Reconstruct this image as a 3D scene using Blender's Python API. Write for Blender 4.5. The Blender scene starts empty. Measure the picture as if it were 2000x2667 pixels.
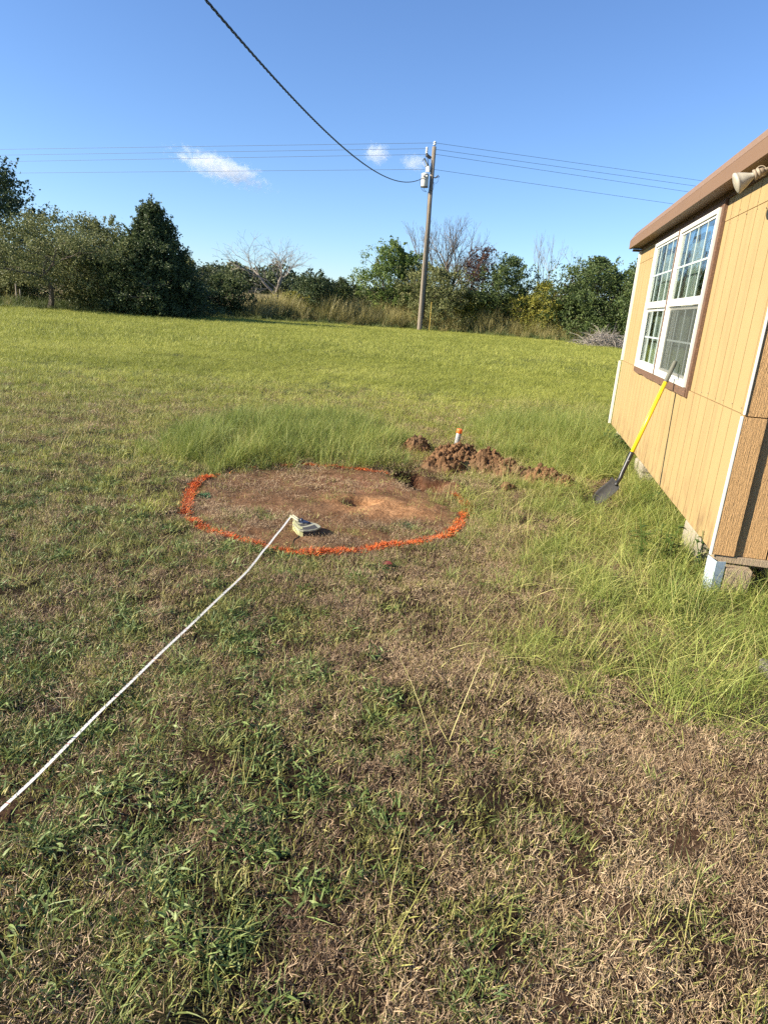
import bpy, bmesh, math, random
import numpy as np
from mathutils import Vector, Matrix
rad = math.radians
random.seed(5)
RNG = np.random.default_rng(11)
SC = bpy.context.scene
COL = SC.collection

# ------------------------------------------------------------------ camera, sky, sun, exposure
PT, RL, HD = rad(17.32), rad(4.10), rad(10.82)
FPX, CAMH = 1700.0, 1.6
cF = np.array([0, math.cos(PT), -math.sin(PT)])
_R0 = np.array([1., 0, 0]); _U0 = np.array([0, math.sin(PT), math.cos(PT)])
cR = _R0*math.cos(RL) + _U0*math.sin(RL)
cU = -_R0*math.sin(RL) + _U0*math.cos(RL)
CAMP = np.array([0, 0, CAMH])
cam_d = bpy.data.cameras.new('camera'); cam = bpy.data.objects.new('camera', cam_d); COL.objects.link(cam)
m = Matrix.Identity(4)
for i in range(3):
    m[i][0] = cR[i]; m[i][1] = cU[i]; m[i][2] = -cF[i]; m[i][3] = CAMP[i]
cam.matrix_world = m
cam_d.sensor_fit = 'HORIZONTAL'; cam_d.sensor_width = 36; cam_d.lens = 36*FPX/2000
cam_d.clip_start = 0.05; cam_d.clip_end = 20000
SC.camera = cam

SUN_EL = rad(27.0)
sx, sy = 1.067, 0.259
sun_dir = Vector((sx, sy, 0)).normalized()*math.cos(SUN_EL) + Vector((0, 0, -math.sin(SUN_EL)))
world = bpy.data.worlds.new('World'); SC.world = world; world.use_nodes = True
nt = world.node_tree; nt.nodes.clear()
sky = nt.nodes.new('ShaderNodeTexSky'); sky.sky_type = 'NISHITA'; sky.sun_disc = False
sky.sun_elevation = SUN_EL
sky.sun_rotation = math.atan2(-sun_dir.x, -sun_dir.y)
sky.altitude = 0; sky.air_density = 1.0; sky.dust_density = 0.1; sky.ozone_density = 2.6
bg = nt.nodes.new('ShaderNodeBackground'); bg.inputs[1].default_value = 0.081
wo = nt.nodes.new('ShaderNodeOutputWorld')
tint = nt.nodes.new('ShaderNodeMix'); tint.data_type = 'RGBA'; tint.blend_type = 'MULTIPLY'; tint.inputs[0].default_value = 1.0
tint.inputs[7].default_value = (.64, .77, .99, 1)
nt.links.new(sky.outputs[0], tint.inputs[6]); nt.links.new(tint.outputs[2], bg.inputs[0]); nt.links.new(bg.outputs[0], wo.inputs[0])
sun_d = bpy.data.lights.new('sun', 'SUN'); sun_d.energy = 5.0; sun_d.angle = rad(0.53); sun_d.color = (1.0, 0.90, 0.71)
sun = bpy.data.objects.new('sun', sun_d); COL.objects.link(sun)
sun.rotation_euler = sun_dir.to_track_quat('-Z', 'Y').to_euler(); sun.location = (-20, -5, 15)
vs = SC.view_settings; vs.view_transform = 'Standard'; vs.look = 'None'; vs.exposure = 1.38; vs.gamma = 1.0
vs.use_curve_mapping = False
SC.cycles.use_denoising = False; SC.cycles.max_bounces = 8; SC.cycles.diffuse_bounces = 3; SC.cycles.transparent_max_bounces = 16

# ------------------------------------------------------------------ helpers
def ray(x, y): return cF + cR*(x-1000)/FPX - cU*(y-1333.5)/FPX
def gp(x, y, z=0.0):
    r = ray(x, y); return CAMP + r*(z-CAMH)/r[2]
def aty(x, y, Y):
    r = ray(x, y); return CAMP + r*Y/r[1]

def tag(o, label=None, cat=None, group=None, kind=None):
    if label: o['label'] = label
    if cat: o['category'] = cat
    if group: o['group'] = group
    if kind: o['kind'] = kind
    return o
def empty(name, loc=(0, 0, 0), rz=0.0, **k):
    o = bpy.data.objects.new(name, None); COL.objects.link(o); o.location = loc; o.rotation_euler = (0, 0, rz)
    o.empty_display_size = 0.1
    return tag(o, **k)
def mesh_np(name, V, Fs, mat, parent=None, smooth=False, attrs=None):
    """V (n,3); Fs list of arrays of faces, each array (k, nverts)"""
    me = bpy.data.meshes.new(name)
    V = np.asarray(V, dtype=np.float32)
    Fs = [np.asarray(f, dtype=np.int32) for f in Fs if len(f)]
    me.vertices.add(len(V)); me.vertices.foreach_set('co', V.ravel())
    nl = sum(f.size for f in Fs); nf = sum(len(f) for f in Fs)
    me.loops.add(nl); me.polygons.add(nf)
    me.loops.foreach_set('vertex_index', np.concatenate([f.ravel() for f in Fs]))
    st = []; s = 0
    for f in Fs:
        st.append(s+np.arange(len(f))*f.shape[1]); s += f.size
    me.polygons.foreach_set('loop_start', np.concatenate(st).astype(np.int32))
    me.polygons.foreach_set('use_smooth', np.full(nf, bool(smooth)))
    me.update(calc_edges=True); me.validate()
    for an, arr in (attrs or {}).items():
        if arr.ndim == 2:
            a = me.attributes.new(an, 'FLOAT_COLOR', 'POINT'); a.data.foreach_set('color', np.ascontiguousarray(arr, dtype=np.float32).ravel())
        else:
            a = me.attributes.new(an, 'FLOAT', 'POINT'); a.data.foreach_set('value', arr.astype(np.float32))
    if mat: me.materials.append(mat)
    o = bpy.data.objects.new(name, me)
    if parent is not False: COL.objects.link(o)
    if parent: o.parent = parent
    return o
def bm_obj(name, bm, mat, parent=None, smooth=False):
    me = bpy.data.meshes.new(name); bm.to_mesh(me); bm.free()
    if smooth:
        for p in me.polygons: p.use_smooth = True
    me.materials.append(mat)
    o = bpy.data.objects.new(name, me); COL.objects.link(o)
    if parent: o.parent = parent
    return o
def add_box(bm, x0, x1, y0, y1, z0, z1, bev=0.0):
    vs_ = [bm.verts.new(p) for p in ((x0,y0,z0),(x1,y0,z0),(x1,y1,z0),(x0,y1,z0),(x0,y0,z1),(x1,y0,z1),(x1,y1,z1),(x0,y1,z1))]
    fs = [bm.faces.new([vs_[i] for i in f]) for f in ((3,2,1,0),(4,5,6,7),(0,1,5,4),(1,2,6,5),(2,3,7,6),(3,0,4,7))]
    if bev:
        es = list({e for f in fs for e in f.edges})
        bmesh.ops.bevel(bm, geom=es, offset=bev, segments=2, affect='EDGES', profile=0.5)
def box(name, x0, x1, y0, y1, z0, z1, mat, parent=None, bev=0.0):
    bm = bmesh.new(); add_box(bm, x0, x1, y0, y1, z0, z1, bev); return bm_obj(name, bm, mat, parent)
def prism(name, pts, z0, z1, mat, parent=None, bev=0.0):
    """pts: list of (x,y) or (x,y) with base; extruded z0..z1"""
    bm = bmesh.new()
    b = [bm.verts.new((p[0], p[1], z0)) for p in pts]; t = [bm.verts.new((p[0], p[1], z1)) for p in pts]
    n = len(pts); bm.faces.new(b[::-1]); tf = bm.faces.new(t)
    for i in range(n): bm.faces.new((b[i], b[(i+1) % n], t[(i+1) % n], t[i]))
    bmesh.ops.recalc_face_normals(bm, faces=bm.faces)
    if bev: bmesh.ops.bevel(bm, geom=[e for e in tf.edges], offset=bev, segments=2, affect='EDGES')
    return bm_obj(name, bm, mat, parent)
def tube_arr(pts, rads, sides=6, cap=True):
    pts = np.asarray(pts, float); n = len(pts); rads = np.broadcast_to(np.asarray(rads, float), (n,))
    T = np.gradient(pts, axis=0); T /= np.linalg.norm(T, axis=1)[:, None]+1e-12
    ref = np.array([0, 0, 1.]) if abs(T[0][2]) < .9 else np.array([1., 0, 0])
    A = np.cross(T, ref); bad = np.linalg.norm(A, axis=1) < 1e-3
    A[bad] = np.cross(T[bad], [0, 1., 0]); A /= np.linalg.norm(A, axis=1)[:, None]
    B = np.cross(T, A)
    th = np.arange(sides)*2*math.pi/sides
    V = pts[:, None, :] + rads[:, None, None]*(A[:, None, :]*np.cos(th)[None, :, None]+B[:, None, :]*np.sin(th)[None, :, None])
    V = V.reshape(-1, 3)
    i = np.arange(n-1)[:, None]*sides; j = np.arange(sides)[None, :]; j2 = (j+1) % sides
    F = np.stack([i+j, i+j2, i+sides+j2, i+sides+j], axis=-1).reshape(-1, 4)
    return V, F
class Acc:
    def __init__(s): s.V = []; s.F = {}; s.n = 0; s.A = []
    def add(s, V, F, a=None):
        V = np.asarray(V); F = np.asarray(F)
        s.V.append(V); s.F.setdefault(F.shape[1], []).append(F+s.n); s.n += len(V)
        if a is not None: s.A.append(np.broadcast_to(a, (len(V),)))
        return s
    def tube(s, pts, r, sides=6, a=None):
        V, F = tube_arr(pts, r, sides); s.add(V, F, a)
        n = len(V)
        if sides >= 3:
            capn = np.array([[n-sides+k for k in range(sides)]]); s.F.setdefault(sides, []).append(capn+s.n-n)
            s.F[sides].append(np.array([[sides-1-k for k in range(sides)]])+s.n-n)
        return s
    def obj(s, name, mat, parent=None, smooth=False, attr='rnd'):
        at = {attr: np.concatenate(s.A)} if s.A else None
        return mesh_np(name, np.concatenate(s.V), [np.concatenate(f) for f in s.F.values()], mat, parent, smooth, at)
def lathe(prof, seg=20):
    """prof: (r, z) list -> V,F around z"""
    n = len(prof); th = np.arange(seg)*2*math.pi/seg
    V = np.array([[r*math.cos(t), r*math.sin(t), z] for r, z in prof for t in th])
    i = np.arange(n-1)[:, None]*seg; j = np.arange(seg)[None, :]; j2 = (j+1) % seg
    return V, np.stack([i+j, i+j2, i+seg+j2, i+seg+j], axis=-1).reshape(-1, 4)
def xf(V, axis, origin):
    """rotate V's z axis to axis and move"""
    q = Vector((0, 0, 1)).rotation_difference(Vector(axis)).to_matrix()
    return np.asarray(V) @ np.array(q).T + np.asarray(origin)

# value noise
def vnoise(x, y, s, seed=0):
    x = np.asarray(x)/s+seed*17.3; y = np.asarray(y)/s-seed*9.1
    xi = np.floor(x); yi = np.floor(y); fx = x-xi; fy = y-yi
    fx = fx*fx*(3-2*fx); fy = fy*fy*(3-2*fy)
    def h(a, b):
        v = np.sin(a*127.1+b*311.7+seed*74.7)*43758.5453; return v-np.floor(v)
    return (h(xi, yi)*(1-fx)+h(xi+1, yi)*fx)*(1-fy)+(h(xi, yi+1)*(1-fx)+h(xi+1, yi+1)*fx)*fy
def fbm(x, y, s, seed=0, o=3):
    return sum(vnoise(x, y, s/2**k, seed+k)*.5**k for k in range(o))/sum(.5**k for k in range(o))
def sst(a, b, x):
    t = np.clip((x-a)/(b-a), 0, 1); return t*t*(3-2*t)

# ------------------------------------------------------------------ material helpers
class NT:
    def __init__(s, name):
        s.m = bpy.data.materials.new(name); s.m.use_nodes = True; s.t = s.m.node_tree
        s.t.nodes.clear(); s.out = s.n('ShaderNodeOutputMaterial')
    def n(s, ty, **k):
        nd = s.t.nodes.new(ty)
        for a, b in k.items():
            if a == 'inp':
                for i, v in b.items(): nd.inputs[i].default_value = v
            else: setattr(nd, a, b)
        return nd
    def l(s, a, b): s.t.links.new(a, b)
    def noise(s, scale, detail=4, rough=.55, vec=None, dist=0):
        nd = s.n('ShaderNodeTexNoise'); nd.inputs['Scale'].default_value = scale; nd.inputs['Detail'].default_value = detail
        nd.inputs['Roughness'].default_value = rough; nd.inputs['Distortion'].default_value = dist
        if vec is not None: s.l(vec, nd.inputs['Vector'])
        return nd
    def ramp(s, fac, stops):
        nd = s.n('ShaderNodeValToRGB'); e = nd.color_ramp.elements
        while len(e) < len(stops): e.new(.5)
        for i, (p, c) in enumerate(stops):
            e[i].position = p; e[i].color = (*c, 1) if len(c) == 3 else c
        s.l(fac, nd.inputs[0]); return nd.outputs[0]
    def mix(s, fac, a, b, blend='MIX'):
        nd = s.n('ShaderNodeMix', data_type='RGBA', blend_type=blend)
        for i, v in ((0, fac), (6, a), (7, b)):
            if isinstance(v, (int, float)): nd.inputs[i].default_value = v
            elif isinstance(v, tuple): nd.inputs[i].default_value = (*v, 1)
            else: s.l(v, nd.inputs[i])
        return nd.outputs[2]
    def vec(s, scale=(1, 1, 1), src='Object'):
        tc = s.n('ShaderNodeTexCoord'); mp = s.n('ShaderNodeMapping'); mp.inputs['Scale'].default_value = scale
        s.l(tc.outputs[src], mp.inputs[0]); return mp.outputs[0]
    def bump(s, h, strength=.3, dist=.01):
        b = s.n('ShaderNodeBump'); b.inputs['Strength'].default_value = strength; b.inputs['Distance'].default_value = dist
        s.l(h, b.inputs['Height']); return b.outputs[0]
    def princ(s, col, rough=.6, nor=None, metal=0, spec=.5):
        p = s.n('ShaderNodeBsdfPrincipled')
        if isinstance(col, tuple): p.inputs['Base Color'].default_value = (*col, 1)
        else: s.l(col, p.inputs['Base Color'])
        if isinstance(rough, (int, float)): p.inputs['Roughness'].default_value = rough
        else: s.l(rough, p.inputs['Roughness'])
        p.inputs['Metallic'].default_value = metal; p.inputs['Specular IOR Level'].default_value = spec
        if nor is not None: s.l(nor, p.inputs['Normal'])
        s.l(p.outputs[0], s.out.inputs[0]); return p

def painted(name, col, dirt=(.25, .18, .1), rough=.6, grain=(12, 12, 1.2), gs=18, bump=.35, dirtamt=.35, bd=.004, blotch=None):
    M = NT(name); v = M.vec(grain); nz = M.noise(gs, 5, .6, v)
    big = M.noise(1.7, 4, .6, M.vec()); fine = M.noise(60, 3, .6, M.vec())
    c = M.mix(M.ramp(big.outputs[0], [(.45, (0, 0, 0)), (.75, (dirtamt,)*3)]), col, dirt)
    c2 = tuple(min(1, k*1.12) for k in col)
    c = M.mix(M.ramp(nz.outputs[0], [(.3, (0, 0, 0)), (.7, (.5, .5, .5))]), c, c2)
    if blotch: c = M.mix(M.ramp(fine.outputs[0], [(.5, (0, 0, 0)), (.62, (.6,)*3)]), c, blotch)
    M.princ(c, rough, M.bump(nz.outputs[0], bump, bd), spec=.3); return M.m
def plain(name, col, rough=.5, metal=0, var=.12, sc=25, spec=.5):
    M = NT(name); nz = M.noise(sc, 4, .6, M.vec())
    c = M.mix(nz.outputs[0], tuple(k*(1-var) for k in col), tuple(min(1, k*(1+var)) for k in col))
    M.princ(c, rough, M.bump(nz.outputs[0], .08, .002), metal, spec); return M.m

def blade_mat(name, lo, mid, hi, trans=.3, tintmix=None, rough=.55):
    """per-blade random 'rnd' and per-instance 'tint' drive a ramp"""
    M = NT(name)
    a = M.n('ShaderNodeAttribute', attribute_name='rnd'); b = M.n('ShaderNodeAttribute', attribute_name='tint', attribute_type='INSTANCER')
    ad = M.n('ShaderNodeMath', operation='MULTIPLY'); M.l(a.outputs['Fac'], ad.inputs[0]); ad.inputs[1].default_value = .5
    ad2 = M.n('ShaderNodeMath', operation='MULTIPLY_ADD'); M.l(b.outputs['Fac'], ad2.inputs[0]); ad2.inputs[1].default_value = .5; M.l(ad.outputs[0], ad2.inputs[2])
    c = M.ramp(ad2.outputs[0], [(.15, lo), (.5, mid), (.85, hi)])
    p = M.n('ShaderNodeBsdfPrincipled'); p.inputs['Roughness'].default_value = rough; p.inputs['Specular IOR Level'].default_value = .35
    M.l(c, p.inputs['Base Color'])
    tr = M.n('ShaderNodeBsdfTranslucent'); M.l(c, tr.inputs[0])
    mx = M.n('ShaderNodeMixShader'); mx.inputs[0].default_value = trans
    M.l(p.outputs[0], mx.inputs[1]); M.l(tr.outputs[0], mx.inputs[2]); M.l(mx.outputs[0], M.out.inputs[0])
    return M.m
def leaf_mat(name, lo, mid, hi, trans=.25):
    M = NT(name)
    a = M.n('ShaderNodeAttribute', attribute_name='rnd')
    c = M.ramp(a.outputs['Fac'], [(.1, lo), (.5, mid), (.9, hi)])
    p = M.n('ShaderNodeBsdfPrincipled'); p.inputs['Roughness'].default_value = .55; p.inputs['Specular IOR Level'].default_value = .3
    M.l(c, p.inputs['Base Color'])
    tr = M.n('ShaderNodeBsdfTranslucent'); M.l(c, tr.inputs[0])
    mx = M.n('ShaderNodeMixShader'); mx.inputs[0].default_value = trans
    M.l(p.outputs[0], mx.inputs[1]); M.l(tr.outputs[0], mx.inputs[2]); M.l(mx.outputs[0], M.out.inputs[0])
    return M.m

# ------------------------------------------------------------------ house frame (local: x into the house, y along the wall away, z up)
W0 = gp(1850, 1545)
wd = np.array([math.sin(HD), math.cos(HD), 0]); wn = np.array([wd[1], -wd[0], 0])
def to_house(x, y):
    dx = x-W0[0]; dy = y-W0[1]; return dx*wn[0]+dy*wn[1], dx*wd[0]+dy*wd[1]

# ------------------------------------------------------------------ terrain
RC = (-0.50, 5.36); RR = 1.19          # ring centre, radius
def ring_r(x, y):
    return np.hypot(x-RC[0], (y-RC[1])*0.97)
HEAPS = [(.33, 7.72, .19, .15), (.80, 7.30, .36, .15), (.62, 6.95, .25, .12), (1.12, 7.05, .30, .15), (1.30, 6.85, .22, .13), (1.62, 6.62, .24, .11), (1.80, 6.45, .14, .07)]
def pit(x, y):
    d = np.hypot((x-.44)/.30, (y-6.20)/.34); d2 = np.hypot((x-.20)/.2, (y-6.50)/.24)
    return np.maximum(np.clip(1-d**2, 0, 1)**.6, np.clip(1-d2**2, 0, 1)**.6)
def gh(x, y):
    x = np.asarray(x, float); y = np.asarray(y, float)
    z = (fbm(x, y, 1.1, 3)-.5)*.05*sst(0, 2, y) + (fbm(x, y, .17, 5)-.5)*.065
    z += (fbm(x, y, 9, 8)-.5)*.15*sst(9, 25, y)
    r = ring_r(x, y); z = z*(1-.5*sst(1.3, .9, r))
    d = np.hypot((x+.20)/.17, (y-5.36)/.14); z -= .10*np.clip(1-d**2, 0, 1)
    z += .016*np.exp(-((x+.02)**2+(y-5.28)**2)/.12)
    z -= .24*pit(x, y)
    z += sst(66, 125, y)*2.2 + sst(125, 400, y)*3.0*0 
    return z
def axis(segs):
    out = [segs[0][0]]
    for a, b, st in segs:
        n = max(1, int(round((b-a)/st))); out += list(np.linspace(a, b, n+1)[1:])
    return np.array(out)
XS = axis([(-600, -200, 80), (-200, -60, 14), (-60, -14, 3), (-14, -3, .5), (-3, 3.2, .035), (3.2, 14, .5), (14, 60, 3), (60, 200, 14), (200, 600, 80)])
YS = axis([(-60, -6, 6), (-6, .6, .5), (.6, 8.6, .035), (8.6, 20, .4), (20, 60, 1.6), (60, 140, 6), (140, 900, 60)])
GX, GY = np.meshgrid(XS, YS); GZ = gh(GX, GY)
nx, ny = len(XS), len(YS)
ii = (np.arange(ny-1)[:, None]*nx+np.arange(nx-1)[None, :]).ravel()
GFc = np.stack([ii, ii+1, ii+1+nx, ii+nx], axis=-1)
# true surface colours
def lerp(a, b, t): return a*(1-t[..., None])+np.array(b)*t[..., None]
gxf, gyf = GX.ravel(), GY.ravel()
colr = np.tile(np.array([.045, .028, .019]), (len(gxf), 1))
colr = lerp(colr, (.10, .060, .038), sst(.45, .75, fbm(gxf, gyf, .5, 21)))
colr = lerp(colr, (.085, .105, .035), sst(.4, .7, fbm(gxf, gyf, .8, 22))*sst(.3, -1.2, gxf)*.6)
colr = lerp(colr, (.15, .17, .05), sst(9, 15, gyf))
colr = lerp(colr, (.26, .22, .12), sst(64, 80, gyf))
rr = ring_r(gxf, gyf); inr = sst(1.32, 1.05, rr)
colr = lerp(colr, (.27, .155, .085), inr)
sand = sst(.55, .2, np.hypot((gxf+.02)/1.15, (gyf-5.28)/.75)+.35*(fbm(gxf, gyf, .18, 31)-.5))
colr = lerp(colr, (.56, .305, .15), sand*.9)
redd = sst(.75, .35, np.hypot((gxf+.25)/.75, (gyf-5.95)/.55)+.4*(fbm(gxf, gyf, .2, 32)-.5))
colr = lerp(colr, (.36, .18, .11), redd*.7)
pt_ = np.clip(pit(gxf, gyf)*3, 0, 1)
colr = lerp(colr, (.16, .075, .042), pt_)
hp = np.zeros_like(gxf)
for hx, hy, hr, hh in HEAPS: hp = np.maximum(hp, sst(1.5, .8, np.hypot(gxf-hx, gyf-hy)/hr))
colr = lerp(colr, (.20, .095, .05), hp*.8)
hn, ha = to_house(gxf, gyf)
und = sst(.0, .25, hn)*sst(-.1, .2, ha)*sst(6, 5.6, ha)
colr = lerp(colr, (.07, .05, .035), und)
M = NT('ground_soil'); at = M.n('ShaderNodeAttribute', attribute_name='gcol')
n1 = M.noise(35, 6, .65, M.vec(src='Object')); n2 = M.noise(220, 3, .6, M.vec(src='Object'))
c = M.mix(M.ramp(n1.outputs[0], [(.3, (.45,)*3), (.65, (1.25,)*3)]), at.outputs[0], at.outputs[0])
mul = M.mix(1.0, at.outputs[0], M.ramp(n1.outputs[0], [(.3, (.45,)*3), (.68, (1.0,)*3)]), 'MULTIPLY')
n0 = M.noise(9, 4, .6, M.vec(src='Object')); mul = M.mix(1.0, mul, M.ramp(n0.outputs[0], [(.35, (.62, .56, .52)), (.62, (1.0,)*3)]), 'MULTIPLY')
mul = M.mix(1.0, mul, M.ramp(n2.outputs[0], [(.3, (.7,)*3), (.6, (1.0,)*3)]), 'MULTIPLY')
M.princ(mul, .95, M.bump(n1.outputs[0], .8, .02), spec=.1)
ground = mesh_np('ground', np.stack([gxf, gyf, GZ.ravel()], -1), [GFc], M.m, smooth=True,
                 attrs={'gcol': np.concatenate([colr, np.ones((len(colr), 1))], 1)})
tag(ground, 'grassy field of worn brown soil rising gently beyond the hedgerow', 'ground', kind='structure')

# ------------------------------------------------------------------ grass clumps
def blades(n, radius, lmin, lmax, width, lean, curve, seed, flat=0.0, segs=3, seedhead=0.0, zbase=-.01, wtaper=1.0, clumpy=False):
    r = np.random.default_rng(seed)
    a0 = r.uniform(0, 2*math.pi, n); rr_ = radius*np.sqrt(r.uniform(0, 1, n))
    base = np.stack([rr_*np.cos(a0), rr_*np.sin(a0), np.full(n, zbase)], -1)
    if flat: base[:, 2] += r.uniform(0, flat, n)
    az = r.uniform(0, 2*math.pi, n) if not clumpy else a0+r.normal(0, .6, n)
    L = r.uniform(lmin, lmax, n); le = np.abs(r.normal(lean[0], lean[1], n)); cu = r.uniform(curve[0], curve[1], n)
    w = width*r.uniform(.7, 1.3, n)
    ts = np.linspace(0, 1, segs+1)
    H = np.stack([np.cos(az), np.sin(az), np.zeros(n)], -1); S = np.stack([-np.sin(az), np.cos(az), np.zeros(n)], -1)
    tw = r.uniform(-1, 1, n)
    S = S*np.cos(tw)[:, None]+np.array([0, 0, 1.])*np.sin(tw)[:, None]
    V = np.zeros((n, 2*segs+1, 3)); P = base.copy(); prev = 0
    side = r.normal(0, .35, n)
    for k, t in enumerate(ts):
        if k:
            ang = np.clip(le+cu*(t-.5/segs), 0, 2.6)
            d = H*np.sin(ang)[:, None]+np.array([0, 0, 1.])*np.cos(ang)[:, None]+S*(side*t)[:, None]*.5
            P = P+d*(L/segs)[:, None]
            if flat: P[:, 2] = np.maximum(P[:, 2], zbase+.004)
        ww = w*(1-.85*t**1.5*wtaper)*(.6 if k == 0 else 1)
        if k < segs:
            V[:, 2*k] = P-S*(ww/2)[:, None]; V[:, 2*k+1] = P+S*(ww/2)[:, None]
        else: V[:, 2*k] = P
    o = np.arange(n)[:, None]*(2*segs+1)
    Q = np.concatenate([o+np.array([[2*k, 2*k+1, 2*k+3, 2*k+2]]) for k in range(segs-1)])
    T = o+np.array([[2*segs-2, 2*segs-1, 2*segs]])
    rnd = np.repeat(r.uniform(0, 1, n), 2*segs+1)
    return V.reshape(-1, 3), Q, T, rnd
def merge(parts):
    V = []; Q = []; T = []; R = []; n = 0
    for v, q, t, r in parts:
        V.append(v); Q.append(q+n); T.append(t+n); R.append(r); n += len(v)
    return np.concatenate(V), np.concatenate(Q), np.concatenate(T), np.concatenate(R)
def clump_obj(name, parts, mat):
    V, Q, T, R = merge(parts)
    o = mesh_np(name, V, [Q, T], mat, parent=False, smooth=True, attrs={'rnd': R}); return o

def scatter(name, protos, P, yaw, scale, tint, label, cat, tilt=.15):
    """one 'stuff' object: a cloud of points on which geometry nodes put the clump meshes"""
    c = bpy.data.collections.new(name+'_clumps')
    for o in protos: c.objects.link(o)
    n = len(P)
    me = bpy.data.meshes.new(name); me.vertices.add(n); me.vertices.foreach_set('co', np.asarray(P, np.float32).ravel())
    rot = np.stack([RNG.normal(0, tilt, n), RNG.normal(0, tilt, n), yaw], -1)
    a = me.attributes.new('rot', 'FLOAT_VECTOR', 'POINT'); a.data.foreach_set('vector', rot.astype(np.float32).ravel())
    a = me.attributes.new('scl', 'FLOAT', 'POINT'); a.data.foreach_set('value', scale.astype(np.float32))
    a = me.attributes.new('tint', 'FLOAT', 'POINT'); a.data.foreach_set('value', tint.astype(np.float32))
    a = me.attributes.new('idx', 'INT', 'POINT'); a.data.foreach_set('value', RNG.integers(0, len(protos), n).astype(np.int32))
    me.update()
    o = bpy.data.objects.new(name, me); COL.objects.link(o)
    g = bpy.data.node_groups.new(name+'_nodes', 'GeometryNodeTree')
    g.interface.new_socket('Geometry', in_out='INPUT', socket_type='NodeSocketGeometry')
    g.interface.new_socket('Geometry', in_out='OUTPUT', socket_type='NodeSocketGeometry')
    gi = g.nodes.new('NodeGroupInput'); go = g.nodes.new('NodeGroupOutput')
    ci = g.nodes.new('GeometryNodeCollectionInfo'); ci.inputs['Collection'].default_value = c; ci.inputs['Separate Children'].default_value = True; ci.inputs['Reset Children'].default_value = True
    ip = g.nodes.new('GeometryNodeInstanceOnPoints'); ip.inputs['Pick Instance'].default_value = True
    def att(nm, ty):
        nd = g.nodes.new('GeometryNodeInputNamedAttribute'); nd.data_type = ty; nd.inputs['Name'].default_value = nm; return nd.outputs[0]
    g.links.new(gi.outputs[0], ip.inputs['Points']); g.links.new(ci.outputs[0], ip.inputs['Instance'])
    g.links.new(att('idx', 'INT'), ip.inputs['Instance Index'])
    e2 = g.nodes.new('FunctionNodeEulerToRotation'); g.links.new(att('rot', 'FLOAT_VECTOR'), e2.inputs[0]); g.links.new(e2.outputs[0], ip.inputs['Rotation'])
    g.links.new(att('scl', 'FLOAT'), ip.inputs['Scale'])
    g.links.new(ip.outputs[0], go.inputs[0])
    md = o.modifiers.new('scatter', 'NODES'); md.node_group = g
    return tag(o, label, cat, kind='stuff')

def sample(x0, x1, y0, y1, per_m2, dens, cone=True, maxn=400000):
    n = int((x1-x0)*(y1-y0)*per_m2); x = RNG.uniform(x0, x1, n); y = RNG.uniform(y0, y1, n)
    if cone:
        keep = (np.abs(x) < .66*np.abs(y)+1.4); x, y = x[keep], y[keep]
    d = dens(x, y); k = RNG.uniform(0, 1, len(x)) < d
    return x[k], y[k]
_bA = gp(1545, 1308); _bB = gp(1606, 1256)
def seg_d(x, y):
    d = _bB[:2]-_bA[:2]; t = np.clip(((x-_bA[0])*d[0]+(y-_bA[1])*d[1])/(d@d), 0, 1); return np.hypot(x-_bA[0]-d[0]*t, y-_bA[1]-d[1]*t)
def housemask(x, y):     # 0 where the house floor or its underside keeps grass away
    n_, a_ = to_house(x, y); return (1-.8*(np.abs(ring_r(x, y)-RR) < .06)*(x < .62))*(1-((n_ > .12) & (a_ > .15) & (a_ < 5.8))*1.0)*sst(.09, .17, seg_d(x, y))
def mound_mask(x, y):
    m_ = np.zeros_like(x)
    for hx, hy, hr, hh in HEAPS: m_ = np.maximum(m_, sst(1.15, .85, np.hypot(x-hx, y-hy)/hr))
    return np.maximum(m_, (pit(x, y) > .05)*1.0)
def longzone(x, y):      # rank grass beside the house
    n_, a_ = to_house(x, y)
    e = .55*(fbm(x, y, .9, 41)-.5)
    return sst(-2.05, -1.25, n_+e+.15*np.maximum(0, 1-a_)*-1)*sst(-2.0, -1.25, a_+e*2)*sst(1.2, 0.2, n_*(a_ < .1))
def tallzone(x, y):      # tall tufts behind the ring on the left, and beyond the mound
    a = sst(1, .55, np.hypot((x+1.15)/1.7, (y-7.7)/2.4)+.5*(fbm(x, y, .6, 43)-.5))*(ring_r(x, y) > 1.12)
    b = sst(1, .5, np.hypot((x-2.1)/1.35, (y-8.9)/2.3)+.4*(fbm(x, y, .6, 44)-.5))
    return np.maximum(a, b)*(1-mound_mask(x, y))

MATS = {}
MATS['dead'] = blade_mat('dead_grass', (.075, .042, .028), (.30, .20, .118), (.58, .44, .27), .12)
MATS['mix'] = blade_mat('drying_grass', (0.130, 0.130, 0.035), (0.333, 0.322, 0.092), (0.575, 0.506, 0.207), .3)
MATS['green'] = blade_mat('green_grass', (0.100, 0.130, 0.032), (0.218, 0.259, 0.071), (0.356, 0.391, 0.127), .3)
MATS['broad'] = blade_mat('broad_leaf_green', (.045, .080, .020), (.125, .18, .045), (.25, .31, .10), .22)
MATS['tall'] = blade_mat('rank_grass', (.09, .135, .028), (.235, .29, .058), (.50, .48, .15), .32)
MATS['field'] = blade_mat('field_grass_blades', (.17, .195, .035), (.335, .355, .064), (.50, .49, .13), .35)

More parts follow.
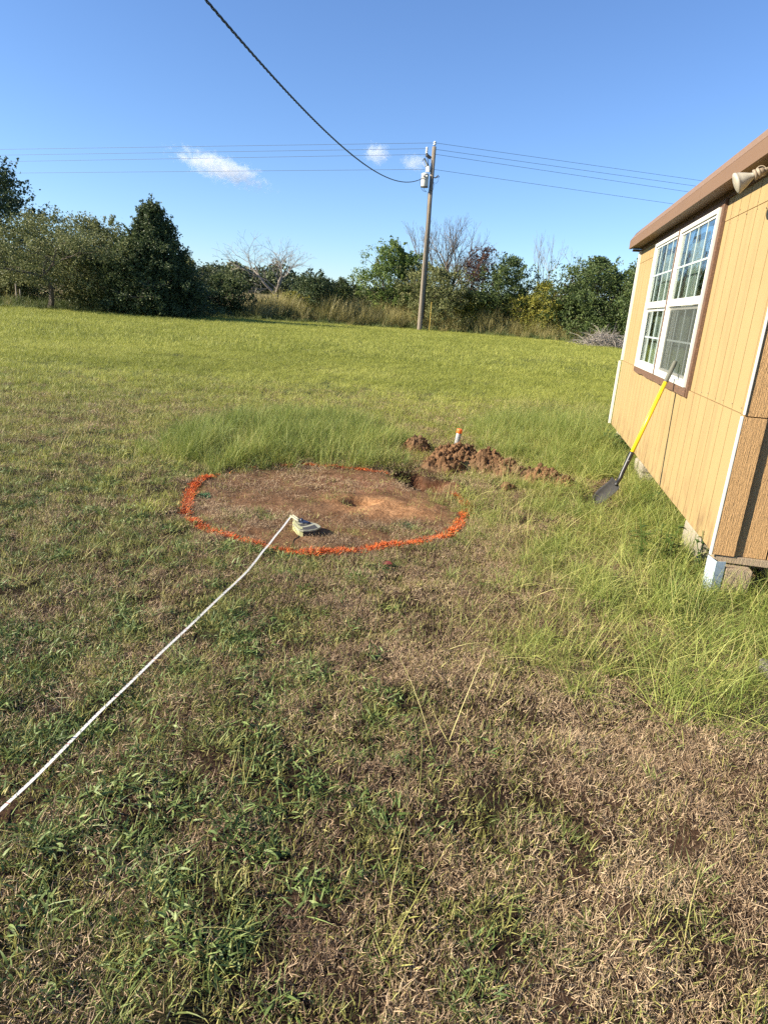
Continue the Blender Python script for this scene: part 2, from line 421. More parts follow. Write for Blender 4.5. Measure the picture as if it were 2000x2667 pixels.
thatch = [clump_obj('thatch_clump', [blades(90, .080, .008, .036, .0019, (1.0, .45), (-.9, 1.5), 100+i, flat=.016, segs=3), blades(2, .08, .03, .06, .0024, (1.3, .2), (-.3, .5), 150+i, flat=.02, segs=2)], MATS['dead']) for i in range(7)]
stub = [clump_obj('stubble_clump', [blades(34, .06, .015, .045, .0030, (.55, .35), (0, .9), 200+i, segs=2)], MATS['mix']) for i in range(6)]
short = [clump_obj('short_clump', [blades(26, .035, .03, .085, .0036, (.55, .35), (.3, 1.3), 300+i, segs=3, clumpy=True)], MATS['green']) for i in range(6)]
broad = [clump_obj('broad_clump', [blades(15, .05, .025, .06, .0085, (.85, .3), (.2, 1.2), 400+i, segs=3, flat=.03),
                                   blades(4, .03, .08, .16, .0028, (1.2, .2), (0, .5), 450+i, segs=3, flat=.02)], MATS['broad']) for i in range(6)]
longg = [clump_obj('long_clump', [blades(30, .08, .08, .24, .0034, (.65, .4), (.4, 1.7), 500+i, segs=4),
                                  blades(6, .05, .22, .38, .0030, (.6, .35), (.2, 1.5), 550+i, segs=4)], MATS['tall']) for i in range(6)]
tallc = [clump_obj('tall_clump', [blades(34, .08, .14, .34, .0040, (.25, .2), (.2, 1.3), 600+i, segs=4),
                                  blades(7, .06, .32, .48, .0032, (.2, .15), (.3, 1.6), 650+i, segs=4)], MATS['tall']) for i in range(6)]
fieldc = [clump_obj('field_clump', [blades(34, .13, .05, .15, .0050, (.4, .3), (.2, 1.4), 700+i, segs=3)], MATS['field']) for i in range(6)]
fieldf = [clump_obj('far_field_clump', [blades(46, .30, .06, .17, .0100, (.4, .3), (.2, 1.2), 750+i, segs=2)], MATS['field']) for i in range(6)]

def greenness(x, y):     # left foreground is greener, right and centre browner
    g = .56-.34*x*sst(5.5, 3.5, y) + (fbm(x, y, .55, 51)-.5)*2.6
    g = .55*g+.45*(.5-.34*x+(fbm(x, y, .12, 52)-.5)*3)+.38*sst(2.6, 1.3, y)*sst(.4, -.5, x)
    return np.clip(g, 0, 1)
def put(name, protos, x, y, smin, smax, tint, label, cat, dz=0, tilt=.15, sfun=None):
    n = len(x); s = RNG.uniform(smin, smax, n)
    if sfun is not None: s = s*sfun(x, y)
    return scatter(name, protos, np.stack([x, y, gh(x, y)+dz], -1), RNG.uniform(0, 6.28, n), s, np.clip(tint, 0, 1), label, cat, tilt)

# dead thatch
def d_th(x, y):
    d = .88-.5*greenness(x, y)-.6*sst(.50, .68, fbm(x, y, .13, 63))
    inr_ = ring_r(x, y) < 1.12
    d = np.where(inr_, inr_*.62*sst(.38, .68, fbm(x, y, .28, 64))*sst(.45, 1.05, np.hypot((x+.02)/1.1, (y-5.28)/.65)+.1)+.0, d)
    d = d*(1-mound_mask(x, y)*.82)*(.4+.6*housemask(x, y))
    return d*sst(14, 8, y)
x, y = sample(-5, 5, .5, 5, 1100, d_th); x2, y2 = sample(-8, 8, 5, 14, 420, d_th)
x = np.concatenate([x, x2]); y = np.concatenate([y, y2])
far = 1+.6*sst(4, 9, y)
put('dead_thatch', thatch, x, y, .7, 1.25, .5+.9*(fbm(x, y, .45, 61)-.5)+RNG.normal(0, .12, len(x))+.15*sst(-.3, 1, x)*sst(4, 2, y), 'short straw coloured dead grass lying over the bare brown soil', 'dead grass', sfun=lambda a, b: 1+.6*sst(4, 9, b))
# half dry stubble
def d_st(x, y):
    g = greenness(x, y); inr_ = ring_r(x, y) < 1.12
    return np.where(inr_, .10, .35+.55*g)*(1-mound_mask(x, y))*housemask(x, y)*sst(14, 9, y)
x, y = sample(-5, 5, .5, 5, 420, d_st); x2, y2 = sample(-9, 9, 5, 14, 300, d_st)
x = np.concatenate([x, x2]); y = np.concatenate([y, y2])
put('drying_stubble', stub, x, y, .8, 1.6, .35+.7*(fbm(x, y, .6, 62)-.5)+RNG.normal(0, .15, len(x)), 'yellow green stubble of drying lawn grass around the marked circle', 'grass', sfun=lambda a, b: 1+.5*sst(4, 9, b))
# green tufts
def d_sh(x, y):
    g = greenness(x, y); cl = sst(.48, .66, fbm(x, y, .16, 71)); inr_ = ring_r(x, y) < 1.1
    d = (.10+.9*cl)*np.clip(g*1.15, .12, 1)
    inside = .5*sst(.5, .15, np.hypot((x+.98)/.8, (y-4.75)/.5))+.35*sst(.5, .1, np.hypot((x-.15)/.8, (y-4.62)/.35))
    return np.where(inr_, inside, d)*(1-mound_mask(x, y))*housemask(x, y)*sst(15, 11, y)
x, y = sample(-5, 5, .5, 5, 300, d_sh); x2, y2 = sample(-10, 10, 5, 15, 190, d_sh)
x = np.concatenate([x, x2]); y = np.concatenate([y, y2])
put('green_tufts', short, x, y, .6, 1.25, .4+.8*(fbm(x, y, .7, 72)-.5)+RNG.normal(0, .15, len(x)), 'small green grass tufts growing up through the dead thatch', 'grass', sfun=lambda a, b: 1+.5*sst(5, 11, b))
# broad crabgrass, mostly left foreground
def d_br(x, y):
    g = greenness(x, y); cl = sst(.38, .64, fbm(x, y, .13, 81))
    d = (.10+.80*cl)*sst(.35, .8, g)*sst(.6, -.4, x)*(.45+.55*sst(3.6, 2.2, y))
    return np.where(ring_r(x, y) < 1.15, 0, d)*housemask(x, y)*sst(9, 4, y)
x, y = sample(-4, 3, .5, 8, 560, d_br)
put('crabgrass', broad, x, y, .55, 1.1, .45+.8*(fbm(x, y, .5, 82)-.5)+RNG.normal(0, .15, len(x)), 'low broad bladed crabgrass spreading over the left foreground', 'grass')
# wispy long grass by the house
BLD = gp(1580, 1285)
def d_lo(x, y): return longzone(x, y)*housemask(x, y)*(1-mound_mask(x, y))*np.maximum(.12+.88*sst(.38, .6, fbm(x, y, .3, 91)), .95*sst(-.6, -.1, to_house(x, y)[0]))*sst(.10, .2, np.hypot(x-BLD[0], y-BLD[1]))*sst(14, 9, y)
x, y = sample(.0, 7, 1.0, 12, 260, d_lo)
hn_, ha_ = to_house(x, y)
put('rank_grass', longg, x, y, .5, 1.2, .5+.7*(fbm(x, y, .6, 92)-.5)+RNG.normal(0, .15, len(x)), 'long wispy yellow green grass growing along the side of the house', 'grass', sfun=lambda a, b: .6+.5*sst(-1.6, -.3, to_house(a, b)[0])+.15*sst(6, 9, b))
# tall tufts
def d_ta(x, y): return tallzone(x, y)*(.15+.85*sst(.38, .58, fbm(x, y, .32, 95)))
x, y = sample(-3.5, 4.5, 5.2, 12, 200, d_ta)
put('tall_grass', tallc, x, y, .55, 1.05, .45+.6*(fbm(x, y, .6, 96)-.5)+RNG.normal(0, .12, len(x)), 'knee high bright green grass tufts behind the marked circle and mound', 'grass', sfun=lambda a, b: .55+.6*tallzone(a, b))
stemc = [clump_obj('straw_stem_clump', [blades(5, .06, .18, .42, .0028, (.6, .45), (-.2, 1.3), 680+i, segs=5), blades(3, .06, .06, .14, .003, (1.0, .3), (0, .6), 690+i, segs=3)], MATS['mix']) for i in range(7)]
def d_sm(x, y): return np.clip(longzone(x, y)+tallzone(x, y)+.05*(ring_r(x, y) > 1.0)+.015, 0, 1)*housemask(x, y)*(1-mound_mask(x, y))
x, y = sample(-5, 7, 1.2, 13, 75, d_sm)
put('straw_stems', stemc, x, y, .5, 1.15, RNG.uniform(.45, 1, len(x)), 'thin pale seed stems arching out of the longer grass', 'grass', tilt=.2)
# field
def drystreak(x, y): return sst(.45, .62, fbm(x*.35, y, 1.6, 33))*sst(9, 11, y)*sst(20, 13, y)*sst(3, -2, x)
def d_fi(x, y): return np.maximum(sst(6.5, 10, y+1.2*(fbm(x, y, 1.5, 34)-.5)+.35*x), .38*sst(4.6, 6.5, y-.3*x)*sst(.4, .6, fbm(x, y, .5, 39)))*(1-.45*drystreak(x, y))*housemask(x, y)*(1-mound_mask(x, y))*(ring_r(x, y) > 1.3)
x, y = sample(-17, 17, 4.4, 22, 120, d_fi)
tintf = lambda x, y: .48+.7*(fbm(x, y, 2.2, 35)-.5)+.35*(fbm(x, y, .7, 37)-.5)+.5*drystreak(x, y)+.25*(fbm(x, y, 12, 36)-.5)+RNG.normal(0, .1, len(x))
put('lawn_grass', fieldc, x, y, .45, 1.1, tintf(x, y), 'ankle high green grass covering the middle of the field', 'grass')
x, y = sample(-55, 50, 20, 72, 15, lambda x, y: np.ones_like(x))
x2, y2 = sample(-45, 40, 62, 160, 3.0, lambda x, y: np.ones_like(x))
put('field_grass', fieldf, x, y, .8, 1.4, tintf(x, y), 'green field grass running back to the hedgerow', 'grass')
drym = blade_mat('pasture_dry', (.20, .16, .07), (.33, .27, .13), (.45, .38, .2), .2)
fieldd = [clump_obj('pasture_clump', [blades(40, .5, .12, .35, .03, (.4, .3), (.2, 1.2), 780+i, segs=2)], drym) for i in range(4)]
put('pasture_grass', fieldd, x2, y2, .8, 1.4, RNG.uniform(.2, .8, len(x2)), 'pale dry pasture grass on the rise beyond the hedgerow', 'grass')
# orange painted blades of the ring
M = NT('marking_paint_orange'); a = M.n('ShaderNodeAttribute', attribute_name='rnd')
M.princ(M.ramp(a.outputs['Fac'], [(.1, (.22, .05, .02)), (.5, (.72, .12, .018)), (.9, (.85, .22, .04))]), .6, spec=.3); orange = M.m
th = RNG.uniform(0, 2*math.pi, 10000); wob = .03*np.sin(3*th+1)+.02*np.sin(7*th)
rad_ = RR-.01+wob+RNG.normal(0, .019, len(th))
px_ = RC[0]+rad_*np.cos(th); py_ = RC[1]+rad_*np.sin(th)/.97
deg = np.degrees(th) % 360
w = np.ones(len(th))
w[(deg > 22) & (deg < 62)] = 0.0           # dug away by the mound
w[(deg > 62) & (deg < 118)] = .28
w[(deg > 118) & (deg < 158)] = .05         # hidden by tall grass
w *= np.clip(.12+1.15*vnoise(th*9, th*0, .5, 4), 0, .8)
k = RNG.uniform(0, 1, len(th)) < w
px_, py_ = px_[k], py_[k]
parts = []
bv, bq, bt, br = blades(5, .012, .015, .05, .0042, (.8, .4), (0, 1), 900, segs=2)
Vs = []; Qs = []; Ts = []; Rs = []
protos = [blades(6, .014, .012, .042, .0036, (.85, .4), (0, 1), 900+i, segs=2) for i in range(8)]
nn = 0; pz_ = gh(px_, py_)
for i in range(len(px_)):
    v, q, t, r = protos[i % 8]; an = random.uniform(0, 6.28); c_, s_ = math.cos(an), math.sin(an); sc_ = random.uniform(.7, 1.3)
    vv = np.stack([(v[:, 0]*c_-v[:, 1]*s_)*sc_+px_[i], (v[:, 0]*s_+v[:, 1]*c_)*sc_+py_[i], v[:, 2]*sc_+pz_[i]+.008], -1)
    Vs.append(vv); Qs.append(q+nn); Ts.append(t+nn); Rs.append(np.full(len(v), random.random())); nn += len(v)
ring = mesh_np('paint_ring', np.concatenate(Vs), [np.concatenate(Qs), np.concatenate(Ts)], orange, attrs={'rnd': np.concatenate(Rs)})
tag(ring, 'orange spray painted circle marked on the grass around the bare patch', 'paint marking')
# paint sprayed on stray tall blades and green paint spots
def paint_spot(px, py, r, n, mat, label, hh=.05, name='paint_spot'):
    Vs = []; Qs = []; Ts = []; Rs = []; nn = 0
    c0 = gp(px, py)
    for i in range(n):
        a_ = random.uniform(0, 6.28); q_ = abs(random.gauss(0, r))
        X = c0[0]+q_*math.cos(a_); Y = c0[1]+q_*math.sin(a_); Z = float(gh(X, Y))
        v, q, t, rr_ = protos[i % 8]; sc_ = random.uniform(.7, 1.3)*hh/.05
        vv = v*sc_+np.array([X, Y, Z+.004]); Vs.append(vv); Qs.append(q+nn); Ts.append(t+nn); Rs.append(np.full(len(v), random.random())); nn += len(v)
    return tag(mesh_np(name, np.concatenate(Vs), [np.concatenate(Qs), np.concatenate(Ts)], mat, attrs={'rnd': np.concatenate(Rs)}), label, 'paint marking')
M = NT('marking_paint_green'); a = M.n('ShaderNodeAttribute', attribute_name='rnd')
M.princ(M.ramp(a.outputs['Fac'], [(.1, (.03, .09, .035)), (.9, (.07, .20, .08))]), .6, spec=.3); greenp = M.m
paint_spot(1058, 1370, .045, 170, greenp, 'green paint spot inside the ring right of the tape reel', .06)
paint_spot(530, 1292, .035, 110, greenp, 'green paint smudge inside the left edge of the orange ring', .07)
paint_spot(562, 1440, .045, 110, greenp, 'green paint smudge just outside the near left of the ring', .07)
paint_spot(605, 1205, .05, 30, orange, 'orange overspray on the tall grass at the back left of the ring', .2)

# ------------------------------------------------------------------ dirt mound
M = NT('dug_soil'); n1 = M.noise(14, 6, .7, M.vec()); n2 = M.noise(70, 4, .6, M.vec()); n3 = M.noise(3.5, 3, .5, M.vec())
c = M.ramp(n1.outputs[0], [(.3, (.075, .042, .022)), (.52, (.16, .088, .045)), (.75, (.33, .165, .082))])
c = M.mix(M.ramp(n3.outputs[0], [(.45, (0,)*3), (.65, (.8,)*3)]), c, (.13, .085, .05))
M.princ(c, .95, M.bump(n2.outputs[0], .9, .012), spec=.1); soilm = M.m
res = .014
mx = np.arange(.0, 2.1, res); my = np.arange(6.15, 8.1, res); MX, MY = np.meshgrid(mx, my)
hgt = np.full(MX.shape, -.08)
for hx, hy, hr, hh in HEAPS:
    d = np.hypot(MX-hx, MY-hy)/hr + .35*(fbm(MX, MY, .16, 12)-.5)
    hgt = np.maximum(hgt, hh*np.clip(1-d**1.6, -1, 1))
hgt += (fbm(MX, MY, .10, 13, 4)-.5)*.13*np.clip(hgt*12+.3, 0, 1) + np.abs(fbm(MX, MY, .055, 14, 3)-.5)*.16*np.clip(hgt*12, 0, 1)
MZ = gh(MX, MY)+hgt
nxx = len(mx); ii = (np.arange(len(my)-1)[:, None]*nxx+np.arange(nxx-1)[None, :]).ravel()
mf = np.stack([ii, ii+1, ii+1+nxx, ii+nxx], -1)
keepf = (hgt.ravel()[mf].max(1) > -.03); mf = mf[keepf]
mound = mesh_np('dirt_mound', np.stack([MX.ravel(), MY.ravel(), MZ.ravel()], -1), [mf], soilm, smooth=False)
tag(mound, 'loose heap of freshly dug red brown soil beside the circle', 'dirt mound')
def ico(sub=1):
    bm = bmesh.new(); bmesh.ops.create_icosphere(bm, subdivisions=sub, radius=1.0)
    V = np.array([v.co[:] for v in bm.verts]); F = np.array([[v.index for v in f.verts] for f in bm.faces]); bm.free(); return V, F
IV, IF = ico(1); IV2, IF2 = ico(2)
acc = Acc()
def mound_h(X, Y):
    i = int(np.clip(round((Y-my[0])/res), 0, len(my)-1)); j = int(np.clip(round((X-mx[0])/res), 0, nxx-1)); return MZ[i, j]
for i in range(1500):
    hx, hy, hr, hh = random.choice(HEAPS); a_ = random.uniform(0, 6.28); q = hr*abs(random.gauss(0, .75))
    X = hx+q*math.cos(a_); Y = hy+q*math.sin(a_)
    if pit(np.array(X), np.array(Y)) > .3 or not (0 < X < 2.1 and 6.2 < Y < 8.1): continue
    s_ = random.choice([.005, .007, .009, .013, .02])*random.uniform(.7, 1.3)
    Z = max(mound_h(X, Y), float(gh(X, Y)))+s_*.3
    v = IV*np.array([random.uniform(.6, 1.4) for _ in range(3)])*s_*RNG.uniform(.6, 1.35, (len(IV), 1))
    acc.add(v+np.array([X, Y, Z]), IF)
cl = acc.obj('soil_crumbs', soilm, mound); cl['kind'] = 'stuff'
def clod(name, p, s_, mat, label, cat, seed=1, sq=(1, 1, .8)):
    r = np.random.default_rng(seed); v = IV2*(1+.22*r.normal(size=(len(IV2), 1))*.5+.18*np.sin(IV2[:, [0]]*4+seed))*np.array(sq)*s_
    return tag(mesh_np(name, v+np.array(p), [IF2], mat), label, cat)
c0 = gp(1321, 1275); clod('dirt_clod', (c0[0], c0[1], .03), .055, soilm, 'red brown clod of clay lying in front of the dirt mound', 'dirt clod', 3, (1.3, 1, .8))
c0 = gp(1180, 1278); clod('dirt_clod', (c0[0], c0[1], .0), .085, soilm, 'larger smooth clay clod on the rim of the dug hole', 'dirt clod', 5, (1.1, 1.0, .7))
stonem = painted('pale_stone', (.15, .14, .11), (.10, .09, .07), .9, (1, 1, 1), 30, .6)
c0 = gp(2006, 1768); clod('field_stone', (c0[0], c0[1], .03), .085, stonem, 'pale rounded stone in the long grass at the right edge', 'stone', 8, (.8, 1.0, .6))
redm = plain('dry_red_leaf', (.12, .018, .015), .6)
rl = gp(1008, 1480); bm = bmesh.new()
pts = [(-.03, 0, 0), (-.012, -.022, .012), (.015, -.02, .014), (.034, 0, .006), (.016, .02, .02), (-.01, .022, .018)]
ctr = bm.verts.new((rl[0], rl[1], .03)); vv = [bm.verts.new((rl[0]+p[0], rl[1]+p[1], .024+p[2])) for p in pts]
for i in range(6): bm.faces.new((ctr, vv[i], vv[(i+1) % 6]))
o = bm_obj('fallen_leaf', bm, redm); sm = o.modifiers.new('thickness', 'SOLIDIFY'); sm.thickness = .001
tag(o, 'small dark red fallen leaf on the grass just outside the ring', 'leaf')

# ------------------------------------------------------------------ house
yel = painted('yellow_siding_paint', (.315, .226, .104), (.26, .175, .08), .72, (14, 14, .9), 12, .35, .55)
def weather(mat):
    t = mat.node_tree; P_n = [n for n in t.nodes if n.type == 'BSDF_PRINCIPLED'][0]; src = P_n.inputs['Base Color'].links[0].from_socket
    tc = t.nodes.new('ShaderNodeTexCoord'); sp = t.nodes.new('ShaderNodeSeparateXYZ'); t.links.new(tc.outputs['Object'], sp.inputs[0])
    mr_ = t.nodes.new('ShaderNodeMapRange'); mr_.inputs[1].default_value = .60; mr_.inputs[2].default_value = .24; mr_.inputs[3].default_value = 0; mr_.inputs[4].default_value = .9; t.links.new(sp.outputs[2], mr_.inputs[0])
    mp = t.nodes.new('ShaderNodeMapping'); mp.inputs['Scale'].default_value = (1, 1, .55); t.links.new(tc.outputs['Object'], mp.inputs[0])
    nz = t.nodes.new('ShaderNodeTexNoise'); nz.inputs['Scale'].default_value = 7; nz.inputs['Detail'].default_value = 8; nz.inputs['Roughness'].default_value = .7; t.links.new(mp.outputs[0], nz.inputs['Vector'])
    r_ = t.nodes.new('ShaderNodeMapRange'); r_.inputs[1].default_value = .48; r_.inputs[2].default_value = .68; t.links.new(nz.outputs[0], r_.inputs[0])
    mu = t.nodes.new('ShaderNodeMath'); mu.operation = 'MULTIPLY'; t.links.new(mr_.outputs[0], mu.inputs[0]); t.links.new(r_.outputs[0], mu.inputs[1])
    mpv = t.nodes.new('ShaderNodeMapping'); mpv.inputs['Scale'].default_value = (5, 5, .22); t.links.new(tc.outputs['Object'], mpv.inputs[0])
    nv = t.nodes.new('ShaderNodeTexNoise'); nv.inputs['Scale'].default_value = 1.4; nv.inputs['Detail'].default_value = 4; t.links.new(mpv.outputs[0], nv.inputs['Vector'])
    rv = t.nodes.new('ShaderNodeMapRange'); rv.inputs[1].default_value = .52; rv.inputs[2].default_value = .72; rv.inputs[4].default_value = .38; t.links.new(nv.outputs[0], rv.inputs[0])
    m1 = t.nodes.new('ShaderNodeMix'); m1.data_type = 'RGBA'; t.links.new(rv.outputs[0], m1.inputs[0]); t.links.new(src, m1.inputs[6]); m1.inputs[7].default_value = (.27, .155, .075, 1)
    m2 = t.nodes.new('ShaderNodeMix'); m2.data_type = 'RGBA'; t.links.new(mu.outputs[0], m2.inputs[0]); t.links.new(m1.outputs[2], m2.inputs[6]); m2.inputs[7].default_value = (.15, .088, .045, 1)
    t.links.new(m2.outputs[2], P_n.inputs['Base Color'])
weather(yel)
tan = painted('tan_embossed_siding', (.43, .26, .118), (.30, .185, .088), .8, (26, 26, 1.6), 7, 1.0, .3, bd=.02)
brn = painted('brown_fascia_paint', (.165, .098, .056), (.135, .08, .049), .6, (3, .5, 6), 3, .0, .35)
brn2 = painted('brown_roof_edge_paint', (.175, .108, .064), (.145, .088, .053), .6, (2, .6, 14), 8, .0, .3, blotch=(.235, .165, .12))
brt = painted('brown_trim_stain', (.11, .064, .042), (.07, .045, .033), .8, (9, 9, 9), 9, .4, .5, blotch=(.20, .11, .065))
wht = painted('white_vinyl', (.60, .59, .54), (.40, .365, .30), .45, (3, 3, 3), 9, .05, .2)
whb = painted('chalky_bluish_metal', (.36, .43, .49), (.28, .31, .32), .55, (6, 6, 3), 9, .2, .4)
dkw = painted('weathered_wood', (.30, .23, .155), (.14, .10, .07), .9, (22, 22, 2), 9, .8, .5, bd=.012)
conc = painted('rough_concrete', (.30, .265, .20), (.17, .145, .11), .95, (1, 1, 1), 45, .9, .5, bd=.015)
house = empty('yellow_house', (W0[0], W0[1], 0), -HD, label='raised yellow board sided house with brown eave and a white double window', cat='house')
AE = 5.62; HW = 7.0       # length of visible wall, depth
AN = .10                   # near corner
def panel(name, a0, a1, z0, z1, off, mat, parent, grooves, depth=.016, gw=.013, thick=.022):
    """sheet facing -x with routed grooves"""
    prof = [(off, a0)]
    for g in sorted(grooves):
        if a0+.02 < g < a1-.02: prof += [(off, g-gw/2), (off+depth, g-gw/2+.001), (off+depth, g+gw/2-.001), (off, g+gw/2)]
    prof += [(off, a1)]
    n = len(prof); bm = bmesh.new()
    b = [bm.verts.new((p[0], p[1], z0)) for p in prof]; t = [bm.verts.new((p[0], p[1], z1)) for p in prof]
    bb = [bm.verts.new((off+thick, p[1], z0)) for p in prof]; tb = [bm.verts.new((off+thick, p[1], z1)) for p in prof]
    for i in range(n-1):
        bm.faces.new((b[i], t[i], t[i+1], b[i+1])); bm.faces.new((bb[i+1], tb[i+1], tb[i], bb[i]))
        bm.faces.new((t[i], tb[i], tb[i+1], t[i+1])); bm.faces.new((b[i+1], bb[i+1], bb[i], b[i]))
    bm.faces.new((b[0], bb[0], tb[0], t[0])); bm.faces.new((t[-1], tb[-1], bb[-1], b[-1]))
    return bm_obj(name, bm, mat, parent)
gr = [.41+.205*k for k in range(-1, 27)]
grl = [.36+.2032*k for k in range(-1, 27)]
# lower sheets, lapped outside the upper ones
lo_edges = [AN+.006, 1.30, 2.52, 3.74, 4.96, AE]
for i in range(5):
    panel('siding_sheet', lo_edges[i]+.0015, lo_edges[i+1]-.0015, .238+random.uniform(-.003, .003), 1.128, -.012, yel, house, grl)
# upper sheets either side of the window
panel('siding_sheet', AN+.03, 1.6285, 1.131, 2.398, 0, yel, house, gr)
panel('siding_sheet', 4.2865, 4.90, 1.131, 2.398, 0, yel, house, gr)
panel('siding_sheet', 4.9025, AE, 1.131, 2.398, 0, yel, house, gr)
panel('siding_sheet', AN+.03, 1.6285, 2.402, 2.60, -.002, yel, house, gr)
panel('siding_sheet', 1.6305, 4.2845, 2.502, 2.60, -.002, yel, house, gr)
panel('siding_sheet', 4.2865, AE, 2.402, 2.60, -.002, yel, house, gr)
panel('siding_strip', AN+.005, AN+.065, 1.131, 2.60, -.012, yel, house, [])
# nails
acc = Acc()
for z_ in (1.16, 2.37, 2.43):
    for k in range(26):
        a_ = .22+k*.2+random.uniform(-.02, .02)
        if z_ < 2.4 and 1.55 < a_ < 4.35: continue
        v, f = lathe([(.0001, -.003), (.004, -.0025), (.0045, 0)], 6)
        acc.add(np.stack([v[:, 2]-.003, v[:, 0]+a_, v[:, 1]+z_+random.uniform(-.012, .012)], -1), f)
nl = acc.obj('nail_heads', dkw, house); nl['kind'] = 'stuff'
# core walls so that the house is a closed shell
core = plain('inner_sheathing', (.12, .10, .08), .9)
box('wall_core', .024, .09, AN+.08, 1.64, .27, 2.595, core, house)
box('wall_core', .024, .09, 4.275, AE-.03, .27, 2.595, core, house)
box('wall_core', .024, .09, 1.643, 4.272, .27, 1.14, core, house)
box('wall_core', .024, .09, 1.643, 4.272, 2.512, 2.595, core, house)
box('floor_deck', .02, HW, AN+.08, AE-.03, .235, .268, dkw, house)
box('rear_wall', HW-.1, HW, AN+.03, AE, .24, 2.60, yel, house)
box('far_wall', .092, HW-.102, AE-.05, AE-.004, .27, 2.595, yel, house)
# window-side interior: room lining in pale drywall
rm = plain('room_drywall', (.42, .39, .34), .9)
box('room_partition', 3.2, 3.26, AN+.2, AE-.06, .27, 2.59, rm, house)
# corner trim, white metal
box('corner_trim', -.032, .012, AE+.002, AE+.028, 1.135, 2.56, wht, house, .002)
box('corner_trim', -.055, -.022, AE+.002, AE+.03, .245, 1.125, wht, house, .002)
box('corner_trim', -.022, -.0125, AN-.022, AN+.003, 1.135, 2.60, wht, house, .002)
box('corner_trim', -.032, -.0205, AN-.026, AN+.003, .232, 1.125, wht, house, .002)
# end wall: embossed boards and corner boards
box('corner_board', -.012, .112, AN+.002-.016, AN+.02, 1.128, 2.60, tan, house, .002)
box('corner_board', -.020, .112, AN-.024, AN+.02, .238, 1.122, tan, house, .002)
xs = [.113, .298, .50, .70, .90]
for k in range(30):
    x0 = .113+k*.203
    if x0 > HW-.2: break
    box('end_siding_board', x0, x0+.194, AN+.004, AN+.022, .236, 1.120, tan, house, .0015)
    box('end_siding_board', x0, x0+.194, AN+.006, AN+.024, 1.124, 2.60, tan, house, .0015)
box('end_wall_core', .113, HW-.1, AN+.028, AN+.075, .27, 2.595, core, house)
box('sill_board', .008, HW-.1, AN-.012, AN+.13, .188, .2335, dkw, house, .003)
box('floor_beam', .40, .54, AN+.14, AE-.1, .06, .232, dkw, house, .004)
# roof: eave return, fascia bands, soffit
def ribbon(name, prof, a0, a1, mat, n=1, skew=0, wob=0):
    """closed profile (x,z) swept along y"""
    k = len(prof); ys = np.linspace(a0, a1, n+1); V = []
    for j, yy in enumerate(ys):
        for (px, pz) in prof:
            V.append((px, yy+skew*(pz-prof[0][1]), pz+wob*math.sin(yy*1.9+px*9)))
    V = np.array(V); F = []
    for j in range(n):
        for i in range(k): F.append((j*k+i, j*k+(i+1) % k, (j+1)*k+(i+1) % k, (j+1)*k+i))
    return mesh_np(name, V, [np.array(F), np.array([[k-1-i for i in range(k)], [n*k+i for i in range(k)]])], mat, house)
FE = 5.80
secs = [(-.35, 1.9), (1.904, 4.05), (4.054, 5.60), (5.604, FE)]
for a0, a1 in secs:
    ribbon('fascia', [(-.150, 2.592), (-.150, 2.694), (-.146, 2.694), (-.146, 2.596), (-.12, 2.596), (-.12, 2.592)], a0, a1, brn, 1)
ribbon('roof_edge', [(-.151, 2.695), (-.085, 2.80), (.25, 2.885), (.25, 2.86), (-.07, 2.78), (-.144, 2.695)], -.35, FE+.02, brn2, 1)
ribbon('soffit', [(-.119, 2.606), (.03, 2.606), (.03, 2.611), (-.119, 2.611)], -.35, FE-.03, brn, 1)
rfm = plain('roof_metal', (.30, .19, .12), .5, .2)
ribbon('roof', [(.251, 2.862), (.251, 2.886), (HW/2, 3.25), (HW+.2, 2.85), (HW+.2, 2.81), (HW/2, 3.21)], -.35, FE, rfm, 1)
box('eave_end_cap', -.149, .02, FE-.018, FE-.002, 2.598, 2.70, brn, house)
box('eave_drip', -.10, .04, FE-.06, FE+.015, 2.565, 2.591, brn, house, .003)
box('frieze_board', -.016, -.003, AN+.07, AE-.01, 2.560, 2.604, brt, house, .001)
# piers and blocks under the house (things that carry it)
def at_house(nm, fn, label, cat):
    e = empty(nm, (W0[0], W0[1], 0), -HD, label=label, cat=cat); fn(e); return e
def pier1(e):
    bm = bmesh.new(); add_box(bm, .10, .42, .50, .88, -.03, .10, .012); bm_obj('block', bm, conc, e)
    bm = bmesh.new(); add_box(bm, .09, .40, .52, .86, .104, .19, .012); bm_obj('block', bm, conc, e)
    box('shim', .06, .40, .30, .86, .193, .232, dkw, e, .004)
at_house('block_pier', pier1, 'rough concrete block pier under the near end of the house', 'pier')
def pier1b(e):
    bm = bmesh.new(); add_box(bm, .00, .16, .42, .92, -.03, .225, .015); bm_obj('block', bm, conc, e)
at_house('block_pier', pier1b, 'crumbling pale concrete block beneath the yellow wall beside the white corner post', 'pier')
def pier2(e):
    for j, (a, b, z0, z1) in enumerate([(2.95, 3.30, -.02, .11), (3.0, 3.22, .112, .21), (3.34, 3.46, -.02, .19)]):
        bm = bmesh.new(); add_box(bm, .01, .3, a, b, z0, z1, .02); bm_obj('block', bm, conc, e)
at_house('block_pier', pier2, 'stacked broken masonry pier under the wall near the shovel', 'pier')
def pier3(e):
    for a in (5.1,):
        bm = bmesh.new(); add_box(bm, .05, .35, a, a+.35, -.02, .225, .02); bm_obj('block', bm, conc, e)
at_house('block_pier', pier3, 'shaded concrete pier under the far corner of the house', 'pier')
